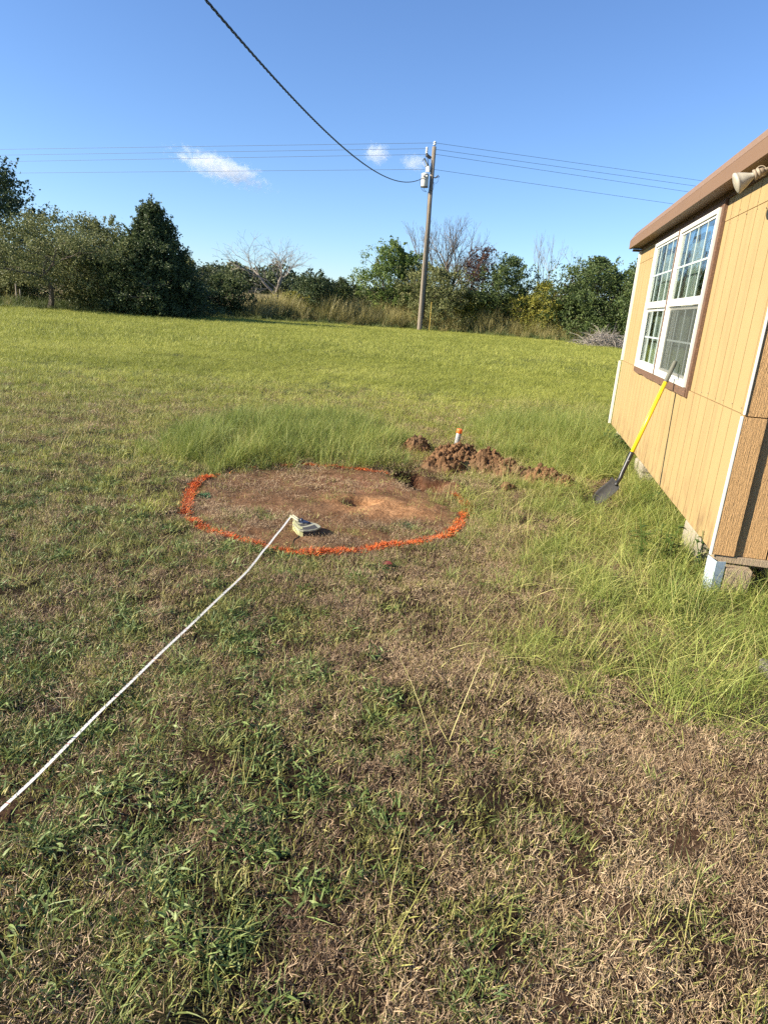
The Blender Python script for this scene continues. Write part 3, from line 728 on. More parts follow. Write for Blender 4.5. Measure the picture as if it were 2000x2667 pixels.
# corner post bits
bm = bmesh.new()
pr = [(-.012, .03), (-.006, .03), (-.0, -.02), (.062, -.045), (.062, -.051), (-.006, -.03)]
def prism2(name, pts, z0, z1, mat, parent): return prism(name, pts, z0, z1, mat, parent)
bm.free()
post = empty('metal_corner_post', (W0[0], W0[1], 0), -HD, label='short bluish white folded metal post under the near house corner', cat='post')
prism('post_face', [(-.035, .10), (-.030, .105), (-.008, -.012), (.048, .006), (.048, .000), (-.013, -.018)], -.03, .222, whb, post)
wb = box('wood_block', .058, .215, .0, .09, -.03, .180, dkw, None, .005)
wb.location = (W0[0], W0[1], 0); wb.rotation_euler = (0, 0, -HD)
tag(wb, 'weathered wood block standing under the sill beside the metal post', 'wood block')

# window
win = empty('double_window_pivot', (0, 0, 0)); win.name = 'window'; win.parent = house
def wbar(name, a0, a1, z0, z1, x0, x1, mat, par, bev=.002): return box(name, x0, x1, a0, a1, z0, z1, mat, par, bev)
# brown casing
wbar('casing', 1.565, 1.626, 1.07, 2.558, -.030, -.001, brt, win, .003)
wbar('casing', 4.302, 4.335, 1.14, 2.558, -.024, -.001, brt, win, .003)
wbar('casing', 1.628, 4.300, 2.512, 2.558, -.026, -.003, brt, win, .003)
bm = bmesh.new()   # torn lower casing board, ragged edge
n = 40
aa = np.linspace(1.58, 4.33, n+1); low = 1.075+.012*np.abs(np.sin(aa*3.1))*(aa > 3.6)+np.array([random.uniform(-.004, .004) for _ in aa])
for face in (0,):
    f0 = [bm.verts.new((-.040, a_, z_)) for a_, z_ in zip(aa, low)]; f1 = [bm.verts.new((-.040, a_, 1.1415)) for a_ in aa]
    b0 = [bm.verts.new((-.022, a_, z_)) for a_, z_ in zip(aa, low)]; b1 = [bm.verts.new((-.022, a_, 1.1415)) for a_ in aa]
for i in range(n):
    bm.faces.new((f0[i], f1[i], f1[i+1], f0[i+1])); bm.faces.new((f0[i+1], b0[i+1], b0[i], f0[i])); bm.faces.new((f1[i], b1[i], b1[i+1], f1[i+1]))
bm.faces.new((f0[0], b0[0], b1[0], f1[0])); bm.faces.new((f0[-1], f1[-1], b1[-1], b0[-1]))
bm_obj('casing', bm, brt, win)
wbar('mullion_cover', 2.995, 3.028, 1.146, 2.510, -.052, .02, brt, win, .002)
# glass
G = NT('window_glass')
nz = G.noise(2.2, 2, .5, G.vec((1, 1, 1)), 1.2); bmp = G.bump(nz.outputs[0], .12, .03)
fr = G.n('ShaderNodeFresnel'); fr.inputs[0].default_value = 1.5; G.l(bmp, fr.inputs[1])
mr = G.n('ShaderNodeMapRange'); mr.inputs[1].default_value = 0; mr.inputs[2].default_value = .35; mr.inputs[3].default_value = .06; mr.inputs[4].default_value = .45
G.l(fr.outputs[0], mr.inputs[0])
gl = G.n('ShaderNodeBsdfGlossy'); gl.inputs['Roughness'].default_value = .02; gl.inputs[0].default_value = (.9, .95, .97, 1); G.l(bmp, gl.inputs['Normal'])
tr = G.n('ShaderNodeBsdfTransparent'); tr.inputs[0].default_value = (.72, .8, .78, 1)
mx_ = G.n('ShaderNodeMixShader'); G.l(mr.outputs[0], mx_.inputs[0]); G.l(tr.outputs[0], mx_.inputs[1]); G.l(gl.outputs[0], mx_.inputs[2]); G.l(mx_.outputs[0], G.out.inputs[0])
glass = G.m
SCR = NT('insect_screen'); d1 = SCR.n('ShaderNodeBsdfDiffuse'); d1.inputs[0].default_value = (.10, .11, .10, 1)
t1 = SCR.n('ShaderNodeBsdfTransparent'); m1 = SCR.n('ShaderNodeMixShader'); m1.inputs[0].default_value = .32
SCR.l(t1.outputs[0], m1.inputs[1]); SCR.l(d1.outputs[0], m1.inputs[2]); SCR.l(m1.outputs[0], SCR.out.inputs[0])
curt = painted('curtain_cloth', (.62, .56, .52), (.5, .42, .40), .9, (1, 60, 1), 3, .5, .2)
mun = plain('grille_white', (.42, .48, .47), .5)
for (A0, A1) in ((1.640, 2.993), (3.030, 4.300)):
    un = empty('window_unit'); un.parent = win
    z0, z1 = 1.144, 2.510; fx = -.046
    wbar('frame', A0, A0+.036, z0, z1, fx, .05, wht, un); wbar('frame', A1-.036, A1, z0, z1, fx, .05, wht, un)
    wbar('frame', A0+.037, A1-.037, z1-.036, z1, fx+.001, .05, wht, un); wbar('frame', A0+.037, A1-.037, z0, z0+.035, fx+.001, .05, wht, un)
    # upper sash (outer)
    us0, us1 = 1.805, z1-.037
    a0, a1 = A0+.037, A1-.037
    wbar('sash_rail', a0, a1, us0, us0+.066, -.036, -.010, wht, un); wbar('sash_rail', a0, a1, us1-.02, us1, -.030, -.010, wht, un)
    wbar('sash_stile', a0, a0+.018, us0+.067, us1-.021, -.030, -.010, wht, un); wbar('sash_stile', a1-.018, a1, us0+.067, us1-.021, -.030, -.010, wht, un)
    wbar('glass_pane', a0+.018, a1-.018, us0+.066, us1-.02, -.022, -.019, glass, un, 0)
    for q in (.25, .5, .75):
        ac = a0+(a1-a0)*q; wbar('grille_bar', ac-.0055, ac+.0055, us0+.067, us1-.021, -.0262, -.0225, mun, un, 0)
    zm = (us0+us1)/2+.02; wbar('grille_bar', a0+.019, a1-.019, zm-.008, zm+.008, -.0268, -.0222, mun, un, 0)
    # lower sash (set back)
    ls0, ls1 = z0+.036, us0-.002
    wbar('sash_rail', a0, a1, ls0, ls0+.040, -.012, .018, wht, un); wbar('sash_rail', a0, a1, ls1-.03, ls1, -.008, .018, wht, un)
    wbar('sash_stile', a0, a0+.036, ls0+.041, ls1-.031, -.010, .018, wht, un); wbar('sash_stile', a1-.036, a1, ls0+.041, ls1-.031, -.010, .018, wht, un)
    wbar('sash_stile', a1-.075, a1-.04, ls0+.041, ls1-.031, -.030, -.012, wht, un); 
    wbar('glass_pane', a0+.036, a1-.036, ls0+.04, ls1-.03, .002, .005, glass, un, 0)
    for q in (.25, .5, .75):
        ac = a0+(a1-a0)*q; wbar('grille_bar', ac-.0055, ac+.0055, ls0+.041, ls1-.031, -.0025, .0015, mun, un, 0)
    zm = (ls0+ls1)/2; wbar('grille_bar', a0+.037, a1-.037, zm-.008, zm+.008, -.003, .0013, mun, un, 0)
    if A0 < 2: wbar('insect_screen', a0+.02, a1-.02, ls0+.02, ls1-.005, -.0222, -.0214, SCR.m, un, 0)
    # curtain panel inside, folds
    k = 60; ca = np.linspace(a1-.42, a1+.02, k); cx = .10+.018*np.sin(np.arange(k)*1.05)
    V = np.concatenate([np.stack([cx, ca, np.full(k, zz)], -1) for zz in (1.0, 2.45)])
    i_ = np.arange(k-1); F = np.stack([i_, i_+1, i_+1+k, i_+k], -1)
    mesh_np('curtain', V, [F], curt, un, smooth=True)
# flood light
lampw = painted('lamp_glass_dusty', (.42, .40, .34), (.24, .17, .085), .4, (9, 9, 9), 9, .2, .8)
lampm = painted('lamp_holder_metal', (.27, .215, .155), (.16, .11, .07), .5, (4, 4, 4), 9, .3, .6)
fl = empty('flood_light', (W0[0], W0[1], 0), -HD, label='twin floodlight holder under the eave with one dusty bulb and one empty socket', cat='floodlight')
dkm = plain('socket_dark', (.03, .028, .028), .5)
def hp(x, y, off):
    r = ray(x, y); p = CAMP+r*(wn@(W0-CAMP)+off)/(wn@r); d = p-W0
    return np.array([d@wn, d@wd, p[2]])
def fadd(name, prof, org, axis_, mat, seg=24, sc=1.0):
    v, f = lathe([(a*sc, b*sc) for a, b in prof], seg); return mesh_np(name, xf(v, axis_, org), [f], mat, fl, smooth=True)
rimc = hp(1917, 477, -.25); neck = hp(1952, 455, -.15); sockc = hp(1984, 446, -.10); plate = hp(2024, 428, -.004)
_w = -cR*.86-cU*.30+cF*.38; bax = Vector((_w@wn, _w@wd, _w[2])).normalized()
fadd('bulb', [(.0001, -.012), (.017, -.008), (.019, .014), (.026, .028), (.040, .052), (.052, .076), (.0575, .092), (.0605, .094), (.0605, .104), (.057, .107), (.040, .112), (.0001, .115)], Vector(rimc)-bax*.104, bax, lampw, 32)
nb0 = Vector(rimc)-bax*.104
fadd('bulb_holder', [(.0001, -.052), (.021, -.048), (.023, -.03), (.024, -.026), (.030, -.024), (.030, -.015), (.026, -.013), (.026, -.006), (.031, -.004), (.031, .006), (.022, .008)], nb0, bax, lampm)
sax = Vector((-.50, -.83, -.10)).normalized()
fadd('empty_socket', [(.0001, -.045), (.022, -.042), (.027, -.01), (.029, .018), (.032, .024), (.032, .028), (.0275, .028), (.026, .01), (.0255, -.015)], sockc, sax, lampm)
fadd('socket_liner', [(.0257, .02), (.024, -.018), (.0001, -.022)], sockc, sax, dkm)
fadd('screw_shell', [(.0125, .012), (.0145, .012), (.0145, -.018)], sockc, sax, lampm, 16)
kn = (np.array(nb0-bax*.05)+plate)/2
Acc().tube([np.array(nb0-bax*.05), kn+np.array([0, 0, -.005]), plate], [.014, .013, .016], 12).obj('arm', lampm, fl, True)
Acc().tube([sockc-np.array(sax)*.04, kn*.5+plate*.5, plate], [.014, .013, .016], 12).obj('arm', lampm, fl, True)
fadd('mount_plate', [(.0001, .022), (.045, .020), (.056, .010), (.058, 0)], plate+np.array([.0, 0, 0]), (-1, 0, 0), lampm)

# ------------------------------------------------------------------ shovel leaning on the window
T_ = W0+wn*(-.062)+wd*2.02+np.array([0, 0, 1.335]); _tip = gp(1541, 1312, .03)
B_ = min((gp(1610, 1253, z_) for z_ in np.linspace(.03, .4, 60)), key=lambda p: abs(np.linalg.norm(p-_tip)-.315))
print('shovel neck', B_, _tip)
sh = empty('shovel', (B_[0], B_[1], 0), label='yellow handled shovel with black blade leaning on the window sill', cat='shovel')
off_ = np.array([B_[0], B_[1], 0])
yelh = plain('yellow_fibreglass', (.80, .56, .02), .35, 0, .05, 8); blk = plain('black_steel', (.014, .014, .015), .42, .0, .2, 30); grip = plain('grey_rubber_grip', (.11, .11, .085), .75)
sock_top = gp(1628, 1200, .0)
D_ = (T_-B_); Ln = np.linalg.norm(D_); D_ /= Ln
# handle line from the socket top to the grip end; socket bends down into the blade
def P_(t): return B_+D_*t-off_
S_top = .36*Ln/Ln
hs = .28
blade_dir = (gp(1545, 1312)-gp(1600, 1255)); blade_dir[2] = -.0; blade_dir /= np.linalg.norm(blade_dir)
neck = P_(.17)+np.array([.0, .0, .0])
acc = Acc().tube([P_(hs-.02), P_(Ln-.20)], .0175, 14); acc.obj('handle', yelh, sh, True)
acc = Acc().tube([P_(Ln-.20), P_(Ln-.19), P_(Ln-.02), P_(Ln-.005), P_(Ln)], [.0175, .0195, .0195, .018, .010], 14); acc.obj('grip', grip, sh, True)
pts = [P_(hs+.0), P_(hs-.01), P_(.20), P_(.13), P_(.08), P_(.03)+np.array([.006, .004, .0]), P_(0)+np.array([-.01, -.012, -.012]), P_(0)+np.array([-.03, -.05, -.025])]
acc = Acc().tube(pts, [.021, .0215, .0205, .019, .019, .018, .017, .012], 14); acc.obj('socket', blk, sh, True)
v, f = lathe([(.0001, .004), (.005, .003), (.006, 0)], 10)
mesh_np('rivet', xf(v, (-.2, -.97, .1), P_(.20)+np.array([-.004, -.021, .003])), [f], plain('rivet_steel', (.6, .6, .58), .35, 1), sh)
# dished pointed blade: local u along the blade, w across
up = np.array([-.25, -.75, .9]); up /= np.linalg.norm(up)
bd_ = _tip-B_; bd_ /= np.linalg.norm(bd_)
wv = np.cross(up, bd_); wv /= np.linalg.norm(wv); up = np.cross(bd_, wv)
nu, nw = 14, 10; V = []
org = P_(0)+np.array([-.005, -.01, -.012])
for i in range(nu+1):
    u = i/nu
    hw = .070*(1-.1*(1-u))*(1 if u < .5 else math.sqrt(max(0, 1-((u-.5)/.5)**2.2))*.98+.02)
    for j in range(nw+1):
        w_ = (j/nw*2-1); dish = .030*(w_**2)*(.5+.5*min(1, u*2))-.012*math.sin(u*math.pi)
        kick = .018*max(0, 1-u*9)
        V.append(org+bd_*(u*.275)+wv*(w_*hw)+up*(dish+kick))
V = np.array(V); i_ = (np.arange(nu)[:, None]*(nw+1)+np.arange(nw)[None, :]).ravel()
F = np.stack([i_, i_+1, i_+nw+2, i_+nw+1], -1)
bl = mesh_np('blade', V, [F], plain('worn_blade_steel', (.035, .033, .033), .75, 0, .5, 40, .2), sh, smooth=True)
sm = bl.modifiers.new('thickness', 'SOLIDIFY'); sm.thickness = .0025

# ------------------------------------------------------------------ marking paint can
cb = aty(1187, 1170, 7.95); cb[2] = aty(1193, 1116, 7.95)[2]-.243
can = empty('paint_can', tuple(cb), label='grey marking paint can with orange cap standing behind the dirt mound', cat='spray can')
M = NT('can_label'); v = M.vec((1, 1, 1)); sp = M.n('ShaderNodeSeparateXYZ'); M.l(v, sp.inputs[0])
n1 = M.noise(60, 2, .5, M.vec((1, 1, 3))); c = M.mix(M.ramp(n1.outputs[0], [(.56, (0,)*3), (.60, (.8,)*3)]), (.34, .34, .33), (.04, .04, .05))
M.princ(c, .35, spec=.5); canm = M.m
cax = Vector((.10, -.02, 1)).normalized()
def cadd(nm, prof, mat): v, f = lathe(prof, 24); return mesh_np(nm, xf(v, cax, (0, 0, 0)), [f], mat, can, smooth=True)
cadd('can_body', [(.0001, 0), (.030, 0), (.033, .004), (.033, .182), (.028, .192)], canm)
cadd('rim_ring', [(.0335, -.001), (.0345, .002), (.0335, .006)], plain('tin', (.6, .6, .6), .3, 1))
cadd('cap', [(.0325, .188), (.0345, .190), (.0345, .232), (.0325, .240), (.022, .243), (.0001, .240)], plain('orange_cap', (.95, .16, .03), .4))

# ------------------------------------------------------------------ tape measure
def zp(zx, zy, h):      # point on the case
    return gp(740+zx/10.37, 1320+zy/10.37, h)
olv = plain('olive_plastic', (.32, .31, .22), .45, 0, .08); yl = plain('pale_yellow_plastic', (.40, .39, .20), .45); dk = plain('dark_rubber_and_hole_shade', (.05, .045, .04), .6); nav = plain('dark_blue_plastic', (.02, .028, .06), .4)
tc0 = gp(795, 1370); tr_ = empty('tape_reel', (tc0[0], tc0[1], 0), label='olive open frame measuring tape reel lying in the marked circle', cat='tape measure')
def tp(pts, h): return [(zp(a, b, h)[0]-tc0[0], zp(a, b, h)[1]-tc0[1]) for a, b in pts]
gz = float(gh(tc0[0], tc0[1]))+.012; HT = .048
out = [(240, 420), (330, 520), (400, 590), (520, 606), (700, 600), (860, 575), (985, 515), (1000, 490), (930, 440), (850, 405), (700, 375), (540, 335), (420, 300), (330, 262), (250, 300)]
prism('case_body', tp(out, .05), gz-.01, gz+HT-.010, dk, tr_, .004)
prism('case_frame', tp(out, .06), gz+HT-.0098, gz+HT, olv, tr_, .003)
prism('nose_guard', tp([(225, 420), (330, 530), (410, 598), (515, 612), (505, 560), (420, 520), (330, 430), (300, 370), (235, 380)], .05), gz-.01, gz+HT+.003, yl, tr_, .003)
prism('reel_hole_shade', tp([(420, 530), (560, 520), (700, 490), (820, 448), (910, 535), (800, 568), (640, 588), (450, 584)], .06), gz+HT+.0002, gz+HT+.0012, dk, tr_)  # raised dark plates paint the shade inside the frame's open holes
prism('reel_hole_shade', tp([(405, 495), (450, 455), (560, 445), (690, 425), (720, 435), (600, 470), (500, 490)], .06), gz+HT+.0002, gz+HT+.0012, dk, tr_)
prism('handle_hole_shade', tp([(365, 460), (400, 435), (560, 425), (540, 440), (430, 450)], .06), gz+HT+.0002, gz+HT+.0012, dk, tr_)  # dark plate on top, painted as the shade in the handle opening
prism('crank_arm', tp([(395, 350), (470, 310), (560, 340), (720, 405), (640, 412), (500, 405), (420, 385)], .065), gz+HT+.0014, gz+HT+.012, nav, tr_, .003)
v, f = lathe([(.0001, .02), (.010, .018), (.012, 0)], 14); kp = zp(470, 350, .07)-tc0
mesh_np('crank_knob', v+np.array([kp[0], kp[1], gz+HT+.011]), [f], nav, tr_, smooth=True)
acc = Acc(); e0 = zp(175, 250, .055)-tc0; e1 = zp(390, 400, .06)-tc0
acc.tube([e0+np.array([0, 0, gz]), e1+np.array([0, 0, gz+.002])], .008, 8); acc.obj('handle_bar', olv, tr_, True)
acc = Acc(); e2 = zp(240, 235, .062)-tc0; e3 = zp(400, 345, .06)-tc0
acc.tube([e2+np.array([0, 0, gz]), e3+np.array([0, 0, gz])], .0065, 8); acc.obj('handle_bar', olv, tr_, True)
# ribbon
TM = NT('tape_ribbon'); uvn = TM.n('ShaderNodeAttribute', attribute_name='dist'); wv_ = TM.n('ShaderNodeAttribute', attribute_name='across')
def tick(freq, duty):
    a = TM.n('ShaderNodeMath', operation='MULTIPLY'); TM.l(uvn.outputs['Fac'], a.inputs[0]); a.inputs[1].default_value = freq
    b = TM.n('ShaderNodeMath', operation='FRACT'); TM.l(a.outputs[0], b.inputs[0])
    c = TM.n('ShaderNodeMath', operation='LESS_THAN'); TM.l(b.outputs[0], c.inputs[0]); c.inputs[1].default_value = duty; return c.outputs[0]
g1 = TM.n('ShaderNodeMath', operation='GREATER_THAN'); TM.l(wv_.outputs['Fac'], g1.inputs[0]); g1.inputs[1].default_value = .72
t1_ = TM.n('ShaderNodeMath', operation='MULTIPLY'); TM.l(tick(100/2.54, .16), t1_.inputs[0]); TM.l(g1.outputs[0], t1_.inputs[1])
c = TM.mix(t1_.outputs[0], (.62, .60, .55), (.06, .06, .07)); c = TM.mix(tick(1/.3048, .012), c, (.35, .05, .04))
TM.princ(c, .35, spec=.5)
img = [(757, 1346), (749, 1357), (735, 1376), (716, 1398), (700, 1418), (683, 1437), (666, 1460), (640, 1492), (612, 1520), (560, 1568), (500, 1624), (430, 1690), (340, 1780), (250, 1865), (160, 1955), (80, 2035), (0, 2110), (-120, 2225), (-300, 2400)]
hts = [.05, .055, .055, .05, .045, .04, .038, .036, .034, .034, .034, .034, .034, .034, .035, .036, .038, .04, .05]
P = np.array([gp(a, b, h) for (a, b), h in zip(img, hts)])
from bisect import bisect
tt = np.linspace(0, len(P)-1, 260); Pi = []
for t in tt:
    i = min(int(t), len(P)-2); u = t-i
    p0 = P[max(i-1, 0)]; p1 = P[i]; p2 = P[i+1]; p3 = P[min(i+2, len(P)-1)]
    Pi.append(.5*((2*p1)+(-p0+p2)*u+(2*p0-5*p1+4*p2-p3)*u*u+(-p0+3*p1-3*p2+p3)*u**3))
Pi = np.array(Pi); Tn = np.gradient(Pi, axis=0); ds = np.linalg.norm(np.diff(Pi, axis=0), axis=1); cum = np.concatenate([[0], np.cumsum(ds)])
Tn /= np.linalg.norm(Tn, axis=1)[:, None]; Sd = np.cross(Tn, [0, 0, 1.]); Sd /= np.linalg.norm(Sd, axis=1)[:, None]
rol = (.12*np.sin(cum*1.3))[:, None]
Sd = Sd*np.cos(rol)+np.array([0, 0, 1.])*np.sin(rol)
Pi[:, 2] += .003*np.sin(cum*6)
hw = .0068
V = np.concatenate([Pi-Sd*hw, Pi+Sd*hw]); n = len(Pi); i_ = np.arange(n-1)
F = np.stack([i_, i_+1, i_+1+n, i_+n], -1)
tape = mesh_np('tape_ribbon', V, [F], TM.m, attrs={'dist': np.concatenate([cum, cum]), 'across': np.concatenate([np.zeros(n), np.ones(n)])})
tape.parent = tr_; tape.location = (-tc0[0], -tc0[1], 0)
sm = tape.modifiers.new('thickness', 'SOLIDIFY'); sm.thickness = .0006

# ------------------------------------------------------------------ utility pole and lines
PY = 55.3
pb = gp(1092, 862); PYb = pb[1]
ptop = aty(1131, 381, PYb)
woodp = painted('pole_wood', (.215, .18, .14), (.12, .10, .075), .85, (9, 9, .25), 9, .9, .6, bd=.03)
pole = empty('utility_pole', (pb[0], pb[1], 0), label='tall weathered wooden utility pole with grey transformer at the edge of the field', cat='utility pole')
po = np.array([pb[0], pb[1], 0])
PTc = ptop-po
acc = Acc().tube([np.array([0, 0, -.3]), PTc*.02, PTc*.5, PTc], [.205, .20, .175, .15], 18); acc.obj('pole_shaft', woodp, pole, True)
def pp(x, y, dy=-.2): return aty(x, y, PYb+dy)-po
porc = plain('porcelain', (.62, .63, .62), .25); dks = plain('dark_bracket', (.035, .032, .03), .6); gal = painted('galvanised_tank', (.55, .54, .50), (.27, .17, .11), .5, (3, 3, 1), 5, .1, .8)
def insul(name, x, y, r, h, nsk, par):
    b = pp(x, y, 0); prof = []
    for k in range(nsk):
        z = h*k/nsk; prof += [(r*.45, z), (r, z+h*.18/nsk), (r*.9, z+h*.45/nsk), (r*.45, z+h*.8/nsk)]
    prof += [(r*.3, h), (.0001, h)]
    v, f = lathe(prof, 14); return mesh_np(name, v+b, [f], porc, par, smooth=True)
insul('top_insulator', 1132, 377, .13, .28, 2, pole)
acc = Acc().tube([pp(1131, 392, 0), pp(1132, 376, 0)], .03, 8); acc.obj('insulator_pin', dks, pole)
insul('post_insulator', 1111, 399, .11, .46, 4, pole)
acc = Acc().tube([pp(1111, 400, 0), pp(1112, 404, 0), pp(1122, 411, 0)], [.10, .13, .11], 8); acc.obj('bracket_arm', dks, pole)
acc = Acc().tube([pp(1113, 407, -.2), pp(1116, 431, -.2)], .035, 6); acc.obj('down_lead', plain('lead_blue', (.02, .03, .09), .5), pole)
acc = Acc().tube([pp(1106, 412, -.2), pp(1113, 430, -.2)], [.06, .07], 8); acc.obj('fuse_cutout', plain('fuse_grey', (.22, .24, .22), .5), pole)
acc = Acc().tube([pp(1101, 420, -.25), pp(1107, 434, -.25)], .022, 6); acc.obj('fuse_tube', porc, pole)
acc = Acc().tube([pp(1100, 419, -.25), pp(1104, 413, -.25), pp(1106, 411, -.2)], .03, 6); acc.tube([pp(1107, 434, -.25), pp(1112, 431, -.2)], .03, 6); acc.obj('fuse_clip', dks, pole)
insul('transformer_bushing', 1112, 447, .13, .55, 4, pole)
acc = Acc().tube([pp(1117, 432, -.18), pp(1117, 447, -.18)], .11, 10); acc.obj('lightning_arrester', porc, pole)
tb = pp(1105, 486, -.28); tt_ = pp(1107, 452, -.28); hh = tt_[2]-tb[2]
v, f = lathe([(.0001, -.02), (.27, -.02), (.28, 0), (.28, hh*.93)], 24); tank = mesh_np('transformer_tank', v+tb, [f], gal, pole, smooth=True)
v, f = lathe([(.30, 0), (.305, .03), (.29, .07), (.18, .12), (.0001, .13)], 24); mesh_np('tank_lid', v+tb+np.array([0, 0, hh*.93]), [f], porc, tank, smooth=True)
v, f = lathe([(.29, 0), (.292, .05), (.27, .05)], 24); mesh_np('tank_base_band', v+tb+np.array([0, 0, -.03]), [f], dks, tank, smooth=True)
for s_ in (-1, 1):
    v, f = lathe([(.0001, .12), (.05, .10), (.06, 0)], 10); mesh_np('tank_terminal', xf(v, (s_*.3, -1, 0), tb+np.array([s_*.12, -.28, hh*.78])), [f], porc, tank, smooth=True)
acc = Acc()
acc.tube([pp(1096, 459, -.5), pp(1094, 474, -.5), pp(1097, 489, -.5), pp(1103, 497, -.4), pp(1110, 499, -.2)], .014, 5)
acc.tube([pp(1103, 487, -.3), pp(1105, 494, -.3), pp(1110, 498, -.2)], .014, 5)
acc.tube([pp(1127, 460, -.2), pp(1134, 462, -.2), pp(1141, 455, -.2), pp(1144, 459, -.2), pp(1139, 460, -.2), pp(1132, 463, -.2)], .035, 5)
acc.tube([pp(1143, 458, -.2), pp(1141, 470, -.2), pp(1136, 477, -.2), pp(1129, 474, -.2)], .012, 5)
acc.tube([pp(1127, 471, -.2), pp(1131, 480, -.2), pp(1128, 492, -.2), pp(1122, 497, -.2)], .014, 5)
acc.obj('jumper_wires', dks, pole)
acc = Acc().tube([pp(1115, 498, -.22), pp(1103, 700, -.22), pp(1096, 855, -.2)], .02, 5); acc.obj('ground_wire', dks, pole)
# small pole stub guy behind: second leaning shadow-side conduit
acc = Acc().tube([pp(1124, 500, .1), pp(1112, 690, .1), pp(1102, 830, .1)], .07, 8); acc.obj('conduit', dks, pole, True)
wirem = plain('aluminium_wire_dark', (.07, .075, .085), .5, .3)
def wire(xl, yl, Yl, xm, ym, side, label, r=.012):
    a = aty(xl, yl, Yl); b = aty(xm, ym, PYb); d = (a-b); e = b+d*1.6
    ts_ = np.linspace(0, 1, 30)[:, None]; pts = b+(e-b)*ts_; pts[:, 2] -= .25*4*(ts_*(1-ts_))[:, 0]*0+0
    o = Acc().tube(pts, r, 5).obj('power_line', wirem)
    return tag(o, label, 'power line', 'overhead power lines')
for (yl, ym, nm) in ((388, 371, 'topmost'), (403, 386, 'second from the top'), (420, 401, 'third from the top'), (450, 440, 'lowest')):
    wire(0, yl, 66, 1131 if ym == 371 else 1114, ym, 'l', nm+' thin overhead wire running left from the utility pole')
for (xr, yr, ym, nm) in ((1808, 467, 371, 'topmost'), (1791, 480.7, 387, 'second from the top'), (1771, 495.5, 400, 'third from the top'), (1731, 527, 440, 'lowest')):
    wire(xr, yr, 61, 1133 if ym == 371 else 1128, ym, 'r', nm+' thin overhead wire running right from the pole to behind the roof')
# twisted service drop
Ps = aty(1103, 462, PYb-.2); Es = np.array([-4.907, 5.0, 6.987]); sg = 1.902
N = 2600; t = np.linspace(0, 1.16, N)
C0 = Ps+(Es-Ps)*t[:, None]; C0[:, 2] -= 4*sg*t*(1-t)
cum = np.concatenate([[0], np.cumsum(np.linalg.norm(np.diff(C0, axis=0), axis=1))])
T3 = np.gradient(C0, axis=0); T3 /= np.linalg.norm(T3, axis=1)[:, None]; A3 = np.cross(T3, [0, 0, 1.]); A3 /= np.linalg.norm(A3, axis=1)[:, None]; B3 = np.cross(T3, A3)
drop = empty('service_drop', tuple(Ps), label='thick twisted black service cable sagging from the pole to the upper left', cat='service cable')
blkc = plain('black_insulation', (.015, .017, .022), .45)
for k in range(3):
    ph = cum*2*math.pi/.75+k*2.094
    pts = C0+.0165*(A3*np.cos(ph)[:, None]+B3*np.sin(ph)[:, None])-Ps
    Acc().tube(pts, .0125, 5).obj('cable_strand', blkc, drop, True)

# ------------------------------------------------------------------ trees
bark = painted('tree_bark', (.13, .105, .08), (.07, .055, .04), .9, (4, 4, 1), 9, .8, .5)
barkd = painted('dead_bark_brown', (.14, .115, .09), (.08, .065, .05), .9, (4, 4, 1), 9, .6, .5)
barkp = painted('dead_bark_grey', (.27, .235, .20), (.16, .13, .11), .9, (4, 4, 1), 9, .6, .5)
LM = {
 'olive': leaf_mat('leaf_olive', (0.078, 0.094, 0.034), (0.163, 0.182, 0.065), (0.299, 0.293, 0.124)),
 'dark': leaf_mat('leaf_dark', (0.039, 0.058, 0.022), (0.078, 0.107, 0.036), (0.143, 0.169, 0.058)),
 'cedar': leaf_mat('leaf_cedar', (0.031, 0.049, 0.021), (0.062, 0.091, 0.036), (0.124, 0.156, 0.058)),
 'bright': leaf_mat('leaf_bright', (0.065, 0.111, 0.026), (0.130, 0.195, 0.046), (0.247, 0.299, 0.078)),
 'yellow': leaf_mat('leaf_yellowing', (0.099, 0.121, 0.022), (0.220, 0.220, 0.039), (0.396, 0.341, 0.066)),
 'oak': leaf_mat('leaf_oak', (0.039, 0.062, 0.021), (0.078, 0.117, 0.036), (0.156, 0.195, 0.058)),
 'redd': leaf_mat('leaf_dead_red', (.06, .03, .022), (.12, .06, .045), (.2, .12, .09)),
 'brush': leaf_mat('brush_grey', (.16, .13, .09), (.28, .23, .16), (.42, .36, .26)),
}
